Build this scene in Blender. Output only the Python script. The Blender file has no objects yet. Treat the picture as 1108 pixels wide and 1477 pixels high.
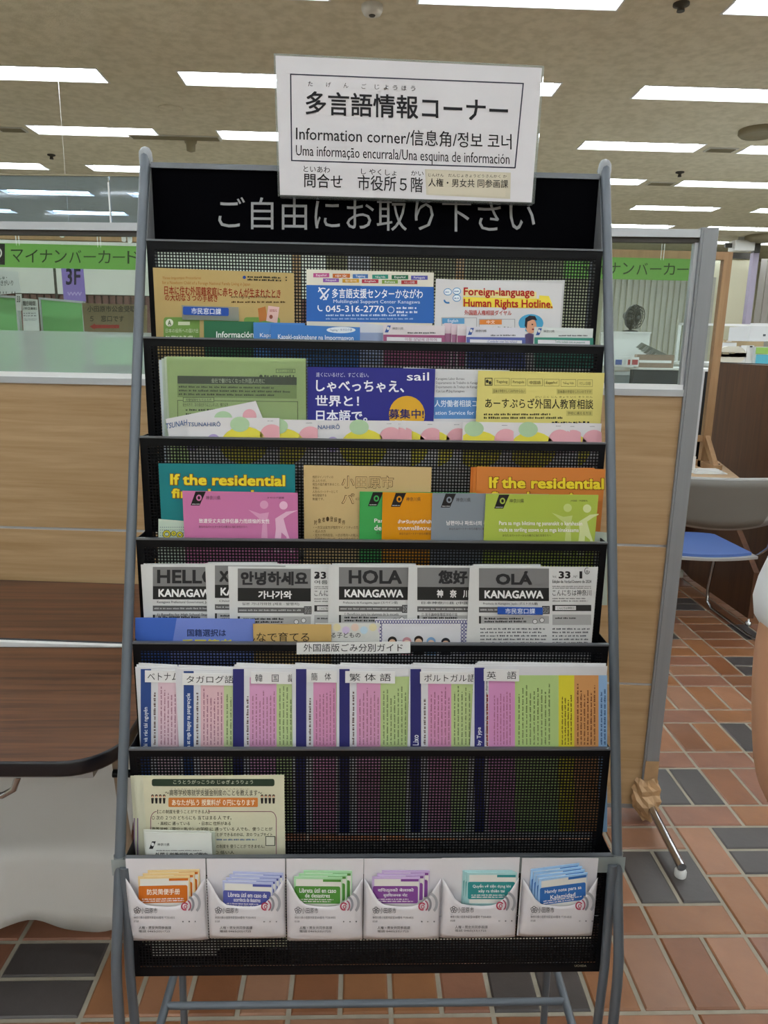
import bpy, math, random
from mathutils import Vector, Matrix
random.seed(7)
# ---------------------------------------------------------------- camera, world, exposure
FPX = 1037.6; HC = 1.41
P_, YW, RL = math.radians(12.71), math.radians(1.95), math.radians(1.04)
_F = Vector((math.sin(YW)*math.cos(P_), math.cos(YW)*math.cos(P_), -math.sin(P_)))
_R0 = Vector((math.cos(YW), -math.sin(YW), 0)); _U0 = _R0.cross(_F)
_R = _R0*math.cos(RL)+_U0*math.sin(RL); _U = -_R0*math.sin(RL)+_U0*math.cos(RL)
CAM = Vector((0, 0, HC))
cd = bpy.data.cameras.new('camera'); cam = bpy.data.objects.new('camera', cd)
bpy.context.scene.collection.objects.link(cam)
cam.matrix_world = Matrix(((_R.x, _U.x, -_F.x, 0), (_R.y, _U.y, -_F.y, 0), (_R.z, _U.z, -_F.z, HC), (0, 0, 0, 1)))
cd.sensor_fit = 'HORIZONTAL'; cd.sensor_width = 36; cd.lens = FPX/1108*36; cd.clip_start = .02; cd.clip_end = 100
sc = bpy.context.scene; sc.camera = cam
world = bpy.data.worlds.new('world'); sc.world = world; world.use_nodes = True
world.node_tree.nodes['Background'].inputs[0].default_value = (.9, .92, 1, 1)
world.node_tree.nodes['Background'].inputs[1].default_value = .5
sc.view_settings.view_transform = 'Standard'; sc.view_settings.look = 'None'
sc.view_settings.gamma = 1; sc.view_settings.use_curve_mapping = False
sc.view_settings.exposure = 0.2
LAMP_STRENGTH = 20.0
sc.cycles.max_bounces = 8; sc.cycles.transparent_max_bounces = 24
C = sc.collection
H = 3.3285                       # ceiling height

def at(x, y, Y):                 # photograph pixel -> point on the upright plane at distance Y
    d = _F+_R*((x-554)/FPX)-_U*((y-738.5)/FPX)
    return CAM+d*(Y/d.y)
def onZ(x, y, Z):
    d = _F+_R*((x-554)/FPX)-_U*((y-738.5)/FPX)
    return CAM+d*((Z-HC)/d.z)
def project(p):
    q = Vector(p)-CAM; z = q.dot(_F)
    if z < .01: return (-9999, -9999)
    return 554+FPX*q.dot(_R)/z, 738.5-FPX*q.dot(_U)/z

# ---------------------------------------------------------------- materials
def lin(h):
    if not isinstance(h, str): return tuple(h)
    h = h.lstrip('#'); o = []
    for i in (0, 2, 4):
        c = int(h[i:i+2], 16)/255
        o.append(c/12.92 if c <= .04045 else ((c+.055)/1.055)**2.4)
    return tuple(o)
MC = {}
def mat(name, col, rough=.6, metal=0, spec=.5, bump=0, bscale=200, var=0, vscale=5, coat=0, stretch=None, dark=None, trans=0, emit=0):
    if name in MC: return MC[name]
    m = bpy.data.materials.new(name); m.use_nodes = True; nt = m.node_tree; b = nt.nodes['Principled BSDF']
    c = lin(col); b.inputs['Base Color'].default_value = (*c, 1); b.inputs['Roughness'].default_value = rough
    b.inputs['Metallic'].default_value = metal; b.inputs['Specular IOR Level'].default_value = spec
    b.inputs['Coat Weight'].default_value = coat; b.inputs['Coat Roughness'].default_value = .12
    if emit:
        b.inputs['Emission Color'].default_value = (*c, 1); b.inputs['Emission Strength'].default_value = emit
    if trans: b.inputs['Transmission Weight'].default_value = trans
    if var or bump:
        tc = nt.nodes.new('ShaderNodeTexCoord'); mp = nt.nodes.new('ShaderNodeMapping')
        nt.links.new(tc.outputs['Object'], mp.inputs[0])
        if stretch: mp.inputs['Scale'].default_value = stretch
    if var:
        n = nt.nodes.new('ShaderNodeTexNoise'); n.inputs['Scale'].default_value = vscale; n.inputs['Detail'].default_value = 6
        nt.links.new(mp.outputs[0], n.inputs[0])
        r = nt.nodes.new('ShaderNodeValToRGB'); d = lin(dark) if dark else tuple(v*(1-var) for v in c)
        r.color_ramp.elements[0].color = (*d, 1); r.color_ramp.elements[0].position = .35
        r.color_ramp.elements[1].color = (*c, 1); r.color_ramp.elements[1].position = .62
        nt.links.new(n.outputs[0], r.inputs[0]); nt.links.new(r.outputs[0], b.inputs['Base Color'])
    if bump:
        n = nt.nodes.new('ShaderNodeTexNoise'); n.inputs['Scale'].default_value = bscale; n.inputs['Detail'].default_value = 4
        nt.links.new(mp.outputs[0], n.inputs[0])
        bp = nt.nodes.new('ShaderNodeBump'); bp.inputs['Strength'].default_value = bump; bp.inputs['Distance'].default_value = .003
        nt.links.new(n.outputs[0], bp.inputs['Height']); nt.links.new(bp.outputs[0], b.inputs['Normal'])
    MC[name] = m; return m
def ink(col, gloss=False):
    return mat(('gloss_' if gloss else 'ink_')+col, col, .35 if gloss else .6, spec=.3)
def paper(col):
    return mat('paper_'+col, col, .5, spec=.3, var=.04, vscale=9)
def glass(name, tint='#ffffff', refl=.06, haze=0):
    if name in MC: return MC[name]
    m = bpy.data.materials.new(name); m.use_nodes = True; nt = m.node_tree; nt.nodes.clear()
    o = nt.nodes.new('ShaderNodeOutputMaterial'); t = nt.nodes.new('ShaderNodeBsdfTransparent'); t.inputs[0].default_value = (*lin(tint), 1)
    g = nt.nodes.new('ShaderNodeBsdfGlossy'); g.inputs['Roughness'].default_value = .03
    fr = nt.nodes.new('ShaderNodeFresnel'); fr.inputs[0].default_value = 1.45
    mx = nt.nodes.new('ShaderNodeMixShader'); nt.links.new(fr.outputs[0], mx.inputs[0]); nt.links.new(t.outputs[0], mx.inputs[1]); nt.links.new(g.outputs[0], mx.inputs[2])
    last = mx
    if haze:
        d = nt.nodes.new('ShaderNodeBsdfDiffuse'); d.inputs[0].default_value = (.8, .86, .84, 1)
        tl = nt.nodes.new('ShaderNodeBsdfTranslucent'); tl.inputs[0].default_value = (.85, .92, .9, 1)
        ad = nt.nodes.new('ShaderNodeMixShader'); ad.inputs[0].default_value = .5
        nt.links.new(d.outputs[0], ad.inputs[1]); nt.links.new(tl.outputs[0], ad.inputs[2])
        m2 = nt.nodes.new('ShaderNodeMixShader'); m2.inputs[0].default_value = haze
        nt.links.new(mx.outputs[0], m2.inputs[1]); nt.links.new(ad.outputs[0], m2.inputs[2]); last = m2
    nt.links.new(last.outputs[0], o.inputs[0]); MC[name] = m; return m
def wood(name, c1, c2, scale=(2, 30, 30), rough=.4, coat=0, bands=1.0):
    if name in MC: return MC[name]
    m = bpy.data.materials.new(name); m.use_nodes = True; nt = m.node_tree; b = nt.nodes['Principled BSDF']
    tc = nt.nodes.new('ShaderNodeTexCoord'); mp = nt.nodes.new('ShaderNodeMapping'); mp.inputs['Scale'].default_value = scale
    nt.links.new(tc.outputs['Object'], mp.inputs[0])
    n = nt.nodes.new('ShaderNodeTexNoise'); n.inputs['Scale'].default_value = bands; n.inputs['Detail'].default_value = 8; n.inputs['Roughness'].default_value = .65; n.inputs['Distortion'].default_value = .4
    nt.links.new(mp.outputs[0], n.inputs[0])
    r = nt.nodes.new('ShaderNodeValToRGB'); r.color_ramp.elements[0].color = (*lin(c2), 1); r.color_ramp.elements[0].position = .34
    r.color_ramp.elements[1].color = (*lin(c1), 1); r.color_ramp.elements[1].position = .66
    nt.links.new(n.outputs[0], r.inputs[0]); nt.links.new(r.outputs[0], b.inputs['Base Color'])
    b.inputs['Roughness'].default_value = rough; b.inputs['Coat Weight'].default_value = coat
    MC[name] = m; return m

M_BLACK = mat('black_painted_steel', '#08090d', .42, spec=.18)
M_GREYTUBE = mat('grey_painted_tube', '#5c636b', .4, metal=.2)
M_LIP = mat('grey_lip', '#6c7076', .35, metal=.5)
M_CHROME = mat('chrome', '#b9bcc0', .18, metal=1)
M_ALU = mat('anodised_aluminium', '#8d9094', .45, metal=.35, var=.08, vscale=60, stretch=(1, 1, .03))
M_ALU_L = mat('light_aluminium', '#b4b8bc', .4, metal=.35)
M_WHITE = mat('white_plastic', '#dfe0e0', .45)
M_WOODP = wood('light_oak_laminate', '#b29570', '#9c7d56', (1.2, 3, 26), .45, bands=1.6)
M_WALNUT = wood('walnut_tabletop', '#6b452f', '#35211a', (1.6, 42, 20), .35, bands=1.3)
M_BROWN = wood('brown_veneer', '#5c3a22', '#45291a', (30, 30, 1.5), .4, bands=1.0)
M_FRAMEW = wood('beech_frame_wood', '#ab8862', '#977552', (30, 30, 2), .5)
M_DESK = wood('pale_desk_top', '#c3a684', '#b39571', (2, 25, 25), .45)
M_GLASS = glass('clear_glass', '#f4faf8')
M_FROST = glass('frosted_glass', '#eef8f4', haze=.32)
M_ACRYL = glass('blue_tinted_acrylic', '#cfdcea', haze=.10)
M_CLEAR = glass('clear_plastic', '#fafcfc')
M_TAPE = glass('cloudy_packing_tape', '#d0d4d8', haze=.35)
M_CEIL = mat('mottled_ceiling_board', '#e2dbc6', .9, var=.2, vscale=14, bump=.5, bscale=90, dark='#d2cbb4')
M_LAMP = bpy.data.materials.new('lamp_glow'); M_LAMP.use_nodes = True
_b = M_LAMP.node_tree.nodes['Principled BSDF']; _b.inputs['Emission Color'].default_value = (.93, .98, 1, 1); _b.inputs['Emission Strength'].default_value = LAMP_STRENGTH

# ---------------------------------------------------------------- mesh helpers
class MB:
    def __init__(s, xf=None): s.v = []; s.f = []; s.m = []; s.mats = []; s.smooth = []; s.xf = xf
    def mi(s, m):
        if m not in s.mats: s.mats.append(m)
        return s.mats.index(m)
    def add(s, vs, fs, m, smooth=False):
        b = len(s.v); k = s.mi(m)
        for p in vs:
            p = Vector(p); s.v.append(s.xf @ p if s.xf else p)
        for f in fs: s.f.append(tuple(b+i for i in f)); s.m.append(k); s.smooth.append(smooth)
    def box(s, x0, x1, y0, y1, z0, z1, m):
        s.add([(x, y, z) for z in (z0, z1) for y in (y0, y1) for x in (x0, x1)],
              [(0, 2, 3, 1), (4, 5, 7, 6), (0, 1, 5, 4), (2, 6, 7, 3), (0, 4, 6, 2), (1, 3, 7, 5)], m)
    def hexa(s, a, b, m):          # two quads (front a, back b) joined
        s.add(list(a)+list(b), [(0, 1, 2, 3), (7, 6, 5, 4), (0, 4, 5, 1), (1, 5, 6, 2), (2, 6, 7, 3), (3, 7, 4, 0)], m)
    def prism(s, pts, off, m):
        n = len(pts); off = Vector(off); a = [Vector(p) for p in pts]
        s.add(a+[p+off for p in a], [tuple(range(n)), tuple(range(2*n-1, n-1, -1))]+[(i, i+n, (i+1) % n+n, (i+1) % n) for i in range(n)], m)
    def rbox(s, x0, x1, y0, y1, z0, z1, r, m, ax='y', seg=4):
        pts = []
        a0, a1, b0, b1 = (x0, x1, z0, z1) if ax == 'y' else ((x0, x1, y0, y1) if ax == 'z' else (y0, y1, z0, z1))
        for (cx, cy, st) in ((a1-r, b0+r, -90), (a1-r, b1-r, 0), (a0+r, b1-r, 90), (a0+r, b0+r, 180)):
            for k in range(seg+1):
                t = math.radians(st+90*k/seg); pts.append((cx+r*math.cos(t), cy+r*math.sin(t)))
        if ax == 'y': s.prism([(p[0], y0, p[1]) for p in pts], (0, y1-y0, 0), m)
        elif ax == 'z': s.prism([(p[0], p[1], z0) for p in pts], (0, 0, z1-z0), m)
        else: s.prism([(x0, p[0], p[1]) for p in pts], (x1-x0, 0, 0), m)
    def tube(s, path, r, m, n=12, caps=True):
        path = [Vector(p) for p in path]; L = len(path); rr = r if isinstance(r, (list, tuple)) else [r]*L
        vs = []; t0 = (path[1]-path[0]).normalized(); up = Vector((0, 0, 1)) if abs(t0.z) < .9 else Vector((1, 0, 0)); u = t0.cross(up).normalized()
        for i, p in enumerate(path):
            t = (path[min(i+1, L-1)]-path[max(i-1, 0)]).normalized(); u = (u-t*u.dot(t)).normalized(); w = t.cross(u)
            for k in range(n):
                a = 2*math.pi*k/n; vs.append(p+(u*math.cos(a)+w*math.sin(a))*rr[i])
        fs = [(i*n+k, i*n+(k+1) % n, (i+1)*n+(k+1) % n, (i+1)*n+k) for i in range(L-1) for k in range(n)]
        s.add(vs, fs, m, True)
        if caps: s.add(vs[:n], [tuple(range(n-1, -1, -1))], m); s.add(vs[-n:], [tuple(range(n))], m)
    def lathe(s, c, prof, m, n=20, axis='z'):
        vs = []
        for (r, h) in prof:
            for k in range(n):
                a = 2*math.pi*k/n; q = (r*math.cos(a), r*math.sin(a), h)
                if axis == 'y': q = (q[0], q[2], q[1])
                if axis == 'x': q = (q[2], q[0], q[1])
                vs.append(Vector(c)+Vector(q))
        L = len(prof)
        s.add(vs, [(i*n+k, i*n+(k+1) % n, (i+1)*n+(k+1) % n, (i+1)*n+k) for i in range(L-1) for k in range(n)], m, True)
        s.add(vs[:n], [tuple(range(n-1, -1, -1))], m); s.add(vs[-n:], [tuple(range(n))], m)
    def build(s, name, parent=None, origin=None, **props):
        me = bpy.data.meshes.new(name)
        if parent is not None: o0 = world_loc(parent); 
        own = Vector(origin) if origin is not None else (world_loc(parent) if parent is not None else Vector((0, 0, 0)))
        me.from_pydata([tuple(p-own) for p in s.v], [], s.f)
        for m in s.mats: me.materials.append(m)
        me.polygons.foreach_set('material_index', s.m); me.polygons.foreach_set('use_smooth', s.smooth); me.update()
        o = bpy.data.objects.new(name, me); C.objects.link(o)
        if parent is not None: o.parent = parent; o.location = own-o0
        else: o.location = own
        for k, v in props.items():
            if v is not None: o[k] = v
        return o
WL = {}
def world_loc(o):
    l = Vector(o.location)
    while o.parent: o = o.parent; l += Vector(o.location)
    return l
def thing(name, label, cat, loc, group=None):
    o = bpy.data.objects.new(name, None); C.objects.link(o); o.location = loc; o.empty_display_size = .05
    o['label'] = label; o['category'] = cat
    if group: o['group'] = group
    return o
def struct(mb, name, origin=(0, 0, 0), parent=None):
    o = mb.build(name, parent, origin)
    if parent is None: o['kind'] = 'structure'
    return o
def base(mb):
    lo = [min(v[i] for v in mb.v) for i in range(3)]; hi = [max(v[i] for v in mb.v) for i in range(3)]
    return ((lo[0]+hi[0])/2, (lo[1]+hi[1])/2, lo[2])
def single(mb, name, label, cat, group=None):
    return mb.build(name, None, base(mb), label=label, category=cat, group=group)
def copy_tree(o, delta, parent=None, **props):
    c = o.copy(); C.objects.link(c)
    if parent is not None: c.parent = parent
    else: c.location = Vector(o.location)+Vector(delta)
    for k, v in props.items(): c[k] = v
    for ch in list(o.children):
        copy_tree(ch, (0, 0, 0), c)
    return c

TXT = {}
def textgeo(s, bold=0.0, res=2):
    k = (s, bold, res)
    if k in TXT: return TXT[k]
    cu = bpy.data.curves.new('t', 'FONT'); cu.body = s; cu.resolution_u = res; cu.size = 1
    ob = bpy.data.objects.new('t', cu); C.objects.link(ob)
    dg = bpy.context.evaluated_depsgraph_get(); me = ob.evaluated_get(dg).to_mesh()
    vs = [(v.co.x, v.co.y) for v in me.vertices]; fs = [tuple(p.vertices) for p in me.polygons]
    ob.evaluated_get(dg).to_mesh_clear(); bpy.data.objects.remove(ob); bpy.data.curves.remove(cu)
    if bold and vs:                     # heavier strokes: the glyph laid over itself, slightly shifted
        n = len(vs); B4 = [(-bold, -bold), (bold, -bold), (-bold, bold), (bold, bold)]+([(0, 0)] if bold > .03 else [])
        fs = [tuple(i+k*n for i in f) for k in range(len(B4)) for f in fs]; vs = [(x+a, y+b) for a, b in B4 for x, y in vs]
    if vs:
        x0 = min(v[0] for v in vs); x1 = max(v[0] for v in vs); y0 = min(v[1] for v in vs); y1 = max(v[1] for v in vs)
        vs = [((x-x0)/max(x1-x0, 1e-6), (y-y0)/max(y1-y0, 1e-6)) for x, y in vs]
    TXT[k] = (vs, fs); return TXT[k]

def clip_rect(poly, x0, y0, x1, y1):
    def cl(ps, ins, inter):
        out = []
        for i, p in enumerate(ps):
            q = ps[i-1]
            if ins(p):
                if not ins(q): out.append(inter(q, p))
                out.append(p)
            elif ins(q): out.append(inter(q, p))
        return out
    def ix(X): return lambda a, b: (X, a[1]+(b[1]-a[1])*(X-a[0])/(b[0]-a[0]))
    def iy(Y): return lambda a, b: (a[0]+(b[0]-a[0])*(Y-a[1])/(b[1]-a[1]), Y)
    for ins, it in ((lambda p: p[0] >= x0, ix(x0)), (lambda p: p[0] <= x1, ix(x1)), (lambda p: p[1] >= y0, iy(y0)), (lambda p: p[1] <= y1, iy(y1))):
        poly = cl(poly, ins, it)
        if not poly: return []
    return poly

class Print:
    """flat print laid on a surface; pos(px,py,layer) gives the point on that surface"""
    def __init__(s, parent, pos, rect=None):
        s.par = parent; s.pos = pos; s.rect = rect; s.T = MB(); s.B = MB(); s.L = MB()
    def text(s, t, x0, y0, x1, y1, col='#202020', layer=3, bold=0.0, rot=0, shear=0, res=2):
        vs, fs = textgeo(t, bold, res)
        if not vs: return
        nb_ = (5 if bold > .03 else 4) if bold else 1; per = len(vs)//nb_; ly = [layer+.2*(i//per) for i in range(len(vs))]; pp = []
        for (u, v) in vs:
            if rot == 90: px, py = x0+(x1-x0)*(1-v), y1-(y1-y0)*u     # reads bottom to top
            else: px, py = x0+(x1-x0)*u, y1-(y1-y0)*v+shear*(x1-x0)*u
            pp.append((px, py))
        if s.rect and (x0 < s.rect[0] or x1 > s.rect[2]):
            for f in fs:                                     # print stops at the edge of the page
                q = clip_rect([pp[i] for i in f], *s.rect)
                if len(q) > 2: s.T.add([s.pos(a, b, ly[f[0]]) for a, b in q], [tuple(range(len(q)))], ink(col))
        else: s.T.add([s.pos(a, b, l) for (a, b), l in zip(pp, ly)], fs, ink(col))
    def poly(s, pts, col, layer=1, clip=True, m=None):
        if clip and s.rect: pts = clip_rect(pts, *s.rect)
        if len(pts) > 2: s.B.add([s.pos(x, y, layer) for x, y in pts], [tuple(range(len(pts)-1, -1, -1))], m or ink(col))
    def block(s, x0, y0, x1, y1, col, layer=1, r=0, skew=0):
        if r:
            pts = []
            for (cx, cy, st) in ((x1-r, y0+r, -90), (x1-r, y1-r, 0), (x0+r, y1-r, 90), (x0+r, y0+r, 180)):
                for k in range(4): t = math.radians(st+30*k); pts.append((cx+r*math.cos(t), cy+r*math.sin(t)))
            pts = [(x, y+skew*(x-x0)) for x, y in pts]
        else: pts = [(x0, y0), (x1, y0+skew*(x1-x0)), (x1, y1+skew*(x1-x0)), (x0, y1)]
        s.poly(pts, col, layer)
    def disc(s, cx, cy, rx, ry, col, layer=1, n=24, a0=0, a1=360):
        s.poly([(cx+rx*math.cos(math.radians(a0+(a1-a0)*k/n)), cy+ry*math.sin(math.radians(a0+(a1-a0)*k/n))) for k in range(n)], col, layer)
    def ring(s, cx, cy, rx, ry, w, col, layer=2, a0=0, a1=360, n=20):
        for k in range(n):
            t0 = math.radians(a0+(a1-a0)*k/n); t1 = math.radians(a0+(a1-a0)*(k+1)/n)
            s.poly([(cx+rx*math.cos(t0), cy+ry*math.sin(t0)), (cx+rx*math.cos(t1), cy+ry*math.sin(t1)),
                    (cx+(rx-w)*math.cos(t1), cy+(ry-w)*math.sin(t1)), (cx+(rx-w)*math.cos(t0), cy+(ry-w)*math.sin(t0))], col, layer)
    def frame(s, x0, y0, x1, y1, w, col, layer=2, skew=0):
        S = lambda a, b: s.poly([(x, y+skew*(x-x0)) for x, y in ((a[0], a[1]), (b[0], a[1]), (b[0], b[1]), (a[0], b[1]))], col, layer)
        S((x0, y0), (x1, y0+w)); S((x0, y1-w), (x1, y1)); S((x0, y0+w), (x0+w, y1-w)); S((x1-w, y0+w), (x1, y1-w))
    def lines(s, x0, y0, x1, y1, n, col='#555555', layer=2, fill=.55, word=9, skew=0, rot=0, ragged=.25):
        """illegible small print: rows of word-sized marks"""
        if x1-x0 < .5 or y1-y0 < .5: return
        m = ink(col)
        if rot: a0, a1, b0, b1 = y0, y1, x0, x1
        else: a0, a1, b0, b1 = x0, x1, y0, y1
        h = (b1-b0)/n
        for i in range(n):
            y = b0+h*i+h*(1-fill)/2; e = a1-(a1-a0)*random.random()*ragged; x = a0
            while x < e:
                w = word*random.uniform(.3, 1.3); x2 = min(x+w, e)
                # each word is a few letter-sized ticks
                q = x
                while q < x2:
                    qw = min(random.uniform(.9, 1.8)*h*fill*.7, x2-q); hh = h*fill*random.uniform(.65, 1)
                    A = [(q, y+h*fill-hh), (q+qw*.8, y+h*fill-hh), (q+qw*.8, y+h*fill), (q, y+h*fill)]
                    if rot: A = [(c, a0+a1-b) for b, c in A]
                    else: A = [(b, c+skew*(b-x0)) for b, c in A]
                    if s.rect and (min(b for b, c in A) < s.rect[0] or max(b for b, c in A) > s.rect[2]): q += qw; continue
                    s.L.add([s.pos(b, c, layer) for b, c in A], [(0, 1, 2, 3) if rot else (3, 2, 1, 0)], m)
                    q += qw
                x = x2+h*.35
    def done(s):
        if s.B.v: s.B.build('printed_design', s.par)
        if s.T.v: s.T.build('lettering', s.par)
        if s.L.v: s.L.build('fine_print', s.par)
INK = .00022

# rack tiers: front lip of tier i
def YL(i): return 1.1999-.0458*(i-1)
def ZL(i): return HC+.1607-.1485*(i-1)
RX0, RX1 = -.338, .382

def leaf(name, label, cat, x0, x1, yt, tier, off, col, yr=None, th=.0012, group=None, drop=.16, tilt=0, gloss=False):
    """sheet or leaflet standing in the pocket behind lip `tier`"""
    Y = YL(tier)+off; a = at(x0, yt, Y); b = at(x1, yt if yr is None else yr, Y); zb = ZL(tier)-drop; b.x = min(b.x, RX1-.002); a.x = max(a.x, RX0+.002)
    mb = MB(); m = ink(col, True) if gloss else paper(col)
    f = [(a.x, Y, zb), (b.x, Y, zb), (b.x, Y, b.z), (a.x, Y, a.z)]
    g = [(p[0], Y+th, p[2]) for p in f]
    mb.hexa(f, g, m)
    o = mb.build(name, None, (a.x, Y, zb), label=label, category=cat, group=group)
    P = Print(o, lambda px, py, ly: at(px, py, Y-INK*ly), (x0, min(yt, yr or yt)-1, x1, 5000))
    P.o = o; P.Y = Y
    return P
def stack_behind(tier, x0, x1, yt, off, col, n, dx, dy, label, group, cat='leaflet', name='leaflet'):
    for k in range(n):
        leaf(name, label, cat, x0+dx*(k+1), x1+dx*(k+1), yt+dy*(k+1), tier, off+.0016*(k+1), col, group=group).done()

# ---------------------------------------------------------------- room shell
mb = MB()
xs_l = [-6.35, -4.68, -3.05, -1.34, .30, 2.05, 3.61, 5.27, 6.9]; LL = 1.13; LD = .27
rows = [4.60+1.43*(k-9) for k in range(16)]       # far edge of each lamp row
X0, X1, Y0, Y1 = -8.0, 9.5, -9.6, 15.4
def cq(a, b, c, d): 
    mb.add([(a, c, H), (b, c, H), (b, d, H), (a, d, H)], [(0, 3, 2, 1)], M_CEIL)
yc = Y0
for r in rows:
    cq(X0, X1, yc, r-LD); x = X0
    for l in xs_l: cq(x, l, r-LD, r); x = l+LL
    cq(x, X1, r-LD, r); yc = r
cq(X0, X1, yc, Y1)
struct(mb, 'ceiling')
mb = MB(); mb.add([(X0, Y0, H+.12), (X1, Y0, H+.12), (X1, Y1, H+.12), (X0, Y1, H+.12)], [(0, 3, 2, 1)], M_WHITE); struct(mb, 'trim_1')
M_WALL = mat('cream_wall', '#cfcbb2', .8, var=.04, vscale=1.5)
M_WALLG = mat('white_wall', '#d4d3cb', .8, var=.04, vscale=1.5)
for n, bx in {'wall_back': (X0, X1, Y1, Y1+.1), 'wall_left': (X0-.1, X0, Y0, Y1), 'wall_right': (X1, X1+.1, Y0, Y1), 'wall_front': (X0, X1, Y0-.1, Y0)}.items():
    mb = MB(); mb.box(*bx, 0, H+.12, M_WALL); struct(mb, n)
# floor: grout bed with separately laid tiles
M_GROUT = mat('grey_grout', '#979081', .9, bump=.3, bscale=150, var=.15, vscale=20)
mb = MB(); mb.box(X0, X1, Y0, Y1, -.06, -.003, M_GROUT); floor = struct(mb, 'floor')
TX0, TY0, TU, TV = .748, 1.597, .1115, .105
tile_cols = ['#8c5e3c', '#7f5134', '#95684b', '#835945', '#8f6850', '#7a5036']
T_M = [mat('terracotta_tile_%d' % i, c, .42, var=.18, vscale=9, bump=.25, bscale=60) for i, c in enumerate(tile_cols)]
T_D = mat('charcoal_tile', '#45403f', .42, var=.15, vscale=10, bump=.2, bscale=60)
occ = {}; tiles = []
def put(i, j, o, m=None):
    cells = [(i, j), (i, j+1)] if o == 'V' else [(i, j), (i+1, j)] if o == 'H' else [(i, j)]
    if any(c in occ for c in cells): return
    for c in cells: occ[c] = 1
    tiles.append((i, j, o, m if m else (T_D if random.random() < .1 else random.choice(T_M))))
for t in [(0, 0, 'V'), (1, 0, 'V'), (2, 4, 'V'), (3, 4, 'V'), (3, 2, 'H'), (3, 1, 'H'), (6, 7, 'V'), (-14, -2, 'H'), (-14, -3, 'H'), (-4, -3, 'V'), (-3, -3, 'V'), (9, 13, 'H'), (9, 14, 'H'), (6, 17, 'H'), (9, 21, 'H'), (9, 22, 'H')]: put(*t, m=T_D)
OR = T_M
for t in [(2, 1, 'V'), (4, 4, 'V'), (5, 4, 'V'), (4, 7, 'V'), (5, 7, 'V'), (4, 10, 'V'), (5, 10, 'V'), (6, 10, 'V'), (7, 10, 'V'), (7, 7, 'V'), (2, -1, 'V'), (-9, -3, 'V'), (-8, -3, 'V'), (-7, -3, 'V'), (-6, -3, 'V'), (-5, -3, 'V'), (-15, -3, 'V'), (-12, -3, 'V'), (8, 13, 'V'), (8, 15, 'V'), (6, 13, 'H'), (6, 14, 'H'), (6, 15, 'H'), (6, 16, 'H'), (9, 15, 'H'), (9, 16, 'H'), (9, 17, 'H'), (9, 18, 'H'), (6, 18, 'H'), (9, 19, 'H'), (9, 20, 'H'), (8, 17, 'V'), (8, 19, 'V'), (12, 13, 'H'), (12, 14, 'H')]: put(*t, m=random.choice(OR))
for i in (-2, -1, 0, 1, 2, 3, 4, 5, 6, 7): put(i, -3, 'V', random.choice(OR))
for j in (2, 3, -1, -4, 6, 9, 12):
    for i in range(-30, 30, 2): put(i, j, 'H', random.choice(OR) if -4 <= j < 7 and -10 < i < 8 else None)
for i in range(-30, 30):
    for j in (-3, 0): put(i, j, 'V')
    for j in ((-1, 1) if i >= 2 else ()):
        if j == 1 and i % 3 == 2: put(i, 1, 'V')
        elif j == 1 and i % 3 == 0: put(i, 1, 'H'); put(i, 2, 'H')
        elif j == -1: put(i, -1, 'V')
    for j in (4, 7, 10): put(i, j, 'V')
for j in range(13, 43, 2):
    for i in range(-30, 30):
        if i % 3 == 2: put(i, j, 'V')
        elif i % 3 == 0: put(i, j, 'H'); put(i, j+1, 'H')
for j in range(-40, -4):
    k = (j+40) % 3
    for i in range(-30, 30):
        if k == 0: put(i, j, 'V')
        elif k == 2 and i % 2 == 0: put(i, j, 'H')
for i in range(-30, 30):
    for j in range(-40, 43): put(i, j, 'S')
stuff = MB(); nt_ = 0; G = .0055
mesh_cache = {}
def tile_verts(w, d):
    t = .004
    return [(G, G, -.008), (w-G, G, -.008), (w-G, d-G, -.008), (G, d-G, -.008), (G, G, -.0015), (w-G, G, -.0015), (w-G, d-G, -.0015), (G, d-G, -.0015),
            (G+t, G+t, .0012), (w-G-t, G+t, .0012), (w-G-t, d-G-t, .0012), (G+t, d-G-t, .0012)], \
        [(0, 1, 5, 4), (1, 2, 6, 5), (2, 3, 7, 6), (3, 0, 4, 7), (4, 5, 9, 8), (5, 6, 10, 9), (6, 7, 11, 10), (7, 4, 8, 11), (8, 9, 10, 11)]
def vis(x, y):
    u, v = project((x, y, 0))
    return -40 < u < 1150 and 1000 < v+120 and v < 1530 and not (y > 2.1 and x < .95) and v > 860
cand = []
for (i, j, o, m) in tiles:
    w = TU*(2 if o == 'H' else 1); d = TV*(2 if o == 'V' else 1); x = TX0+i*TU; y = TY0+j*TV
    cand.append((not vis(x+w/2, y+d/2), math.hypot(x+w/2, y+d/2), x, y, w, d, o, m))
cand.sort(key=lambda c: c[:2])
for (nv, _, x, y, w, d, o, m) in cand:
    vs, fs = tile_verts(w, d)
    if not nv and nt_ < 300:
        key = (o, m.name)
        if key not in mesh_cache:
            me = bpy.data.meshes.new('floor_tile'); me.from_pydata(vs, [], fs); me.materials.append(m); mesh_cache[key] = me
        ob = bpy.data.objects.new('floor_tile', mesh_cache[key]); C.objects.link(ob); ob.parent = floor; ob.location = (x, y, 0); nt_ += 1
    else: stuff.add([(a+x, b+y, c) for a, b, c in vs], fs, m)
so = stuff.build('tile_field', floor); so['kind'] = 'stuff'

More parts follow.
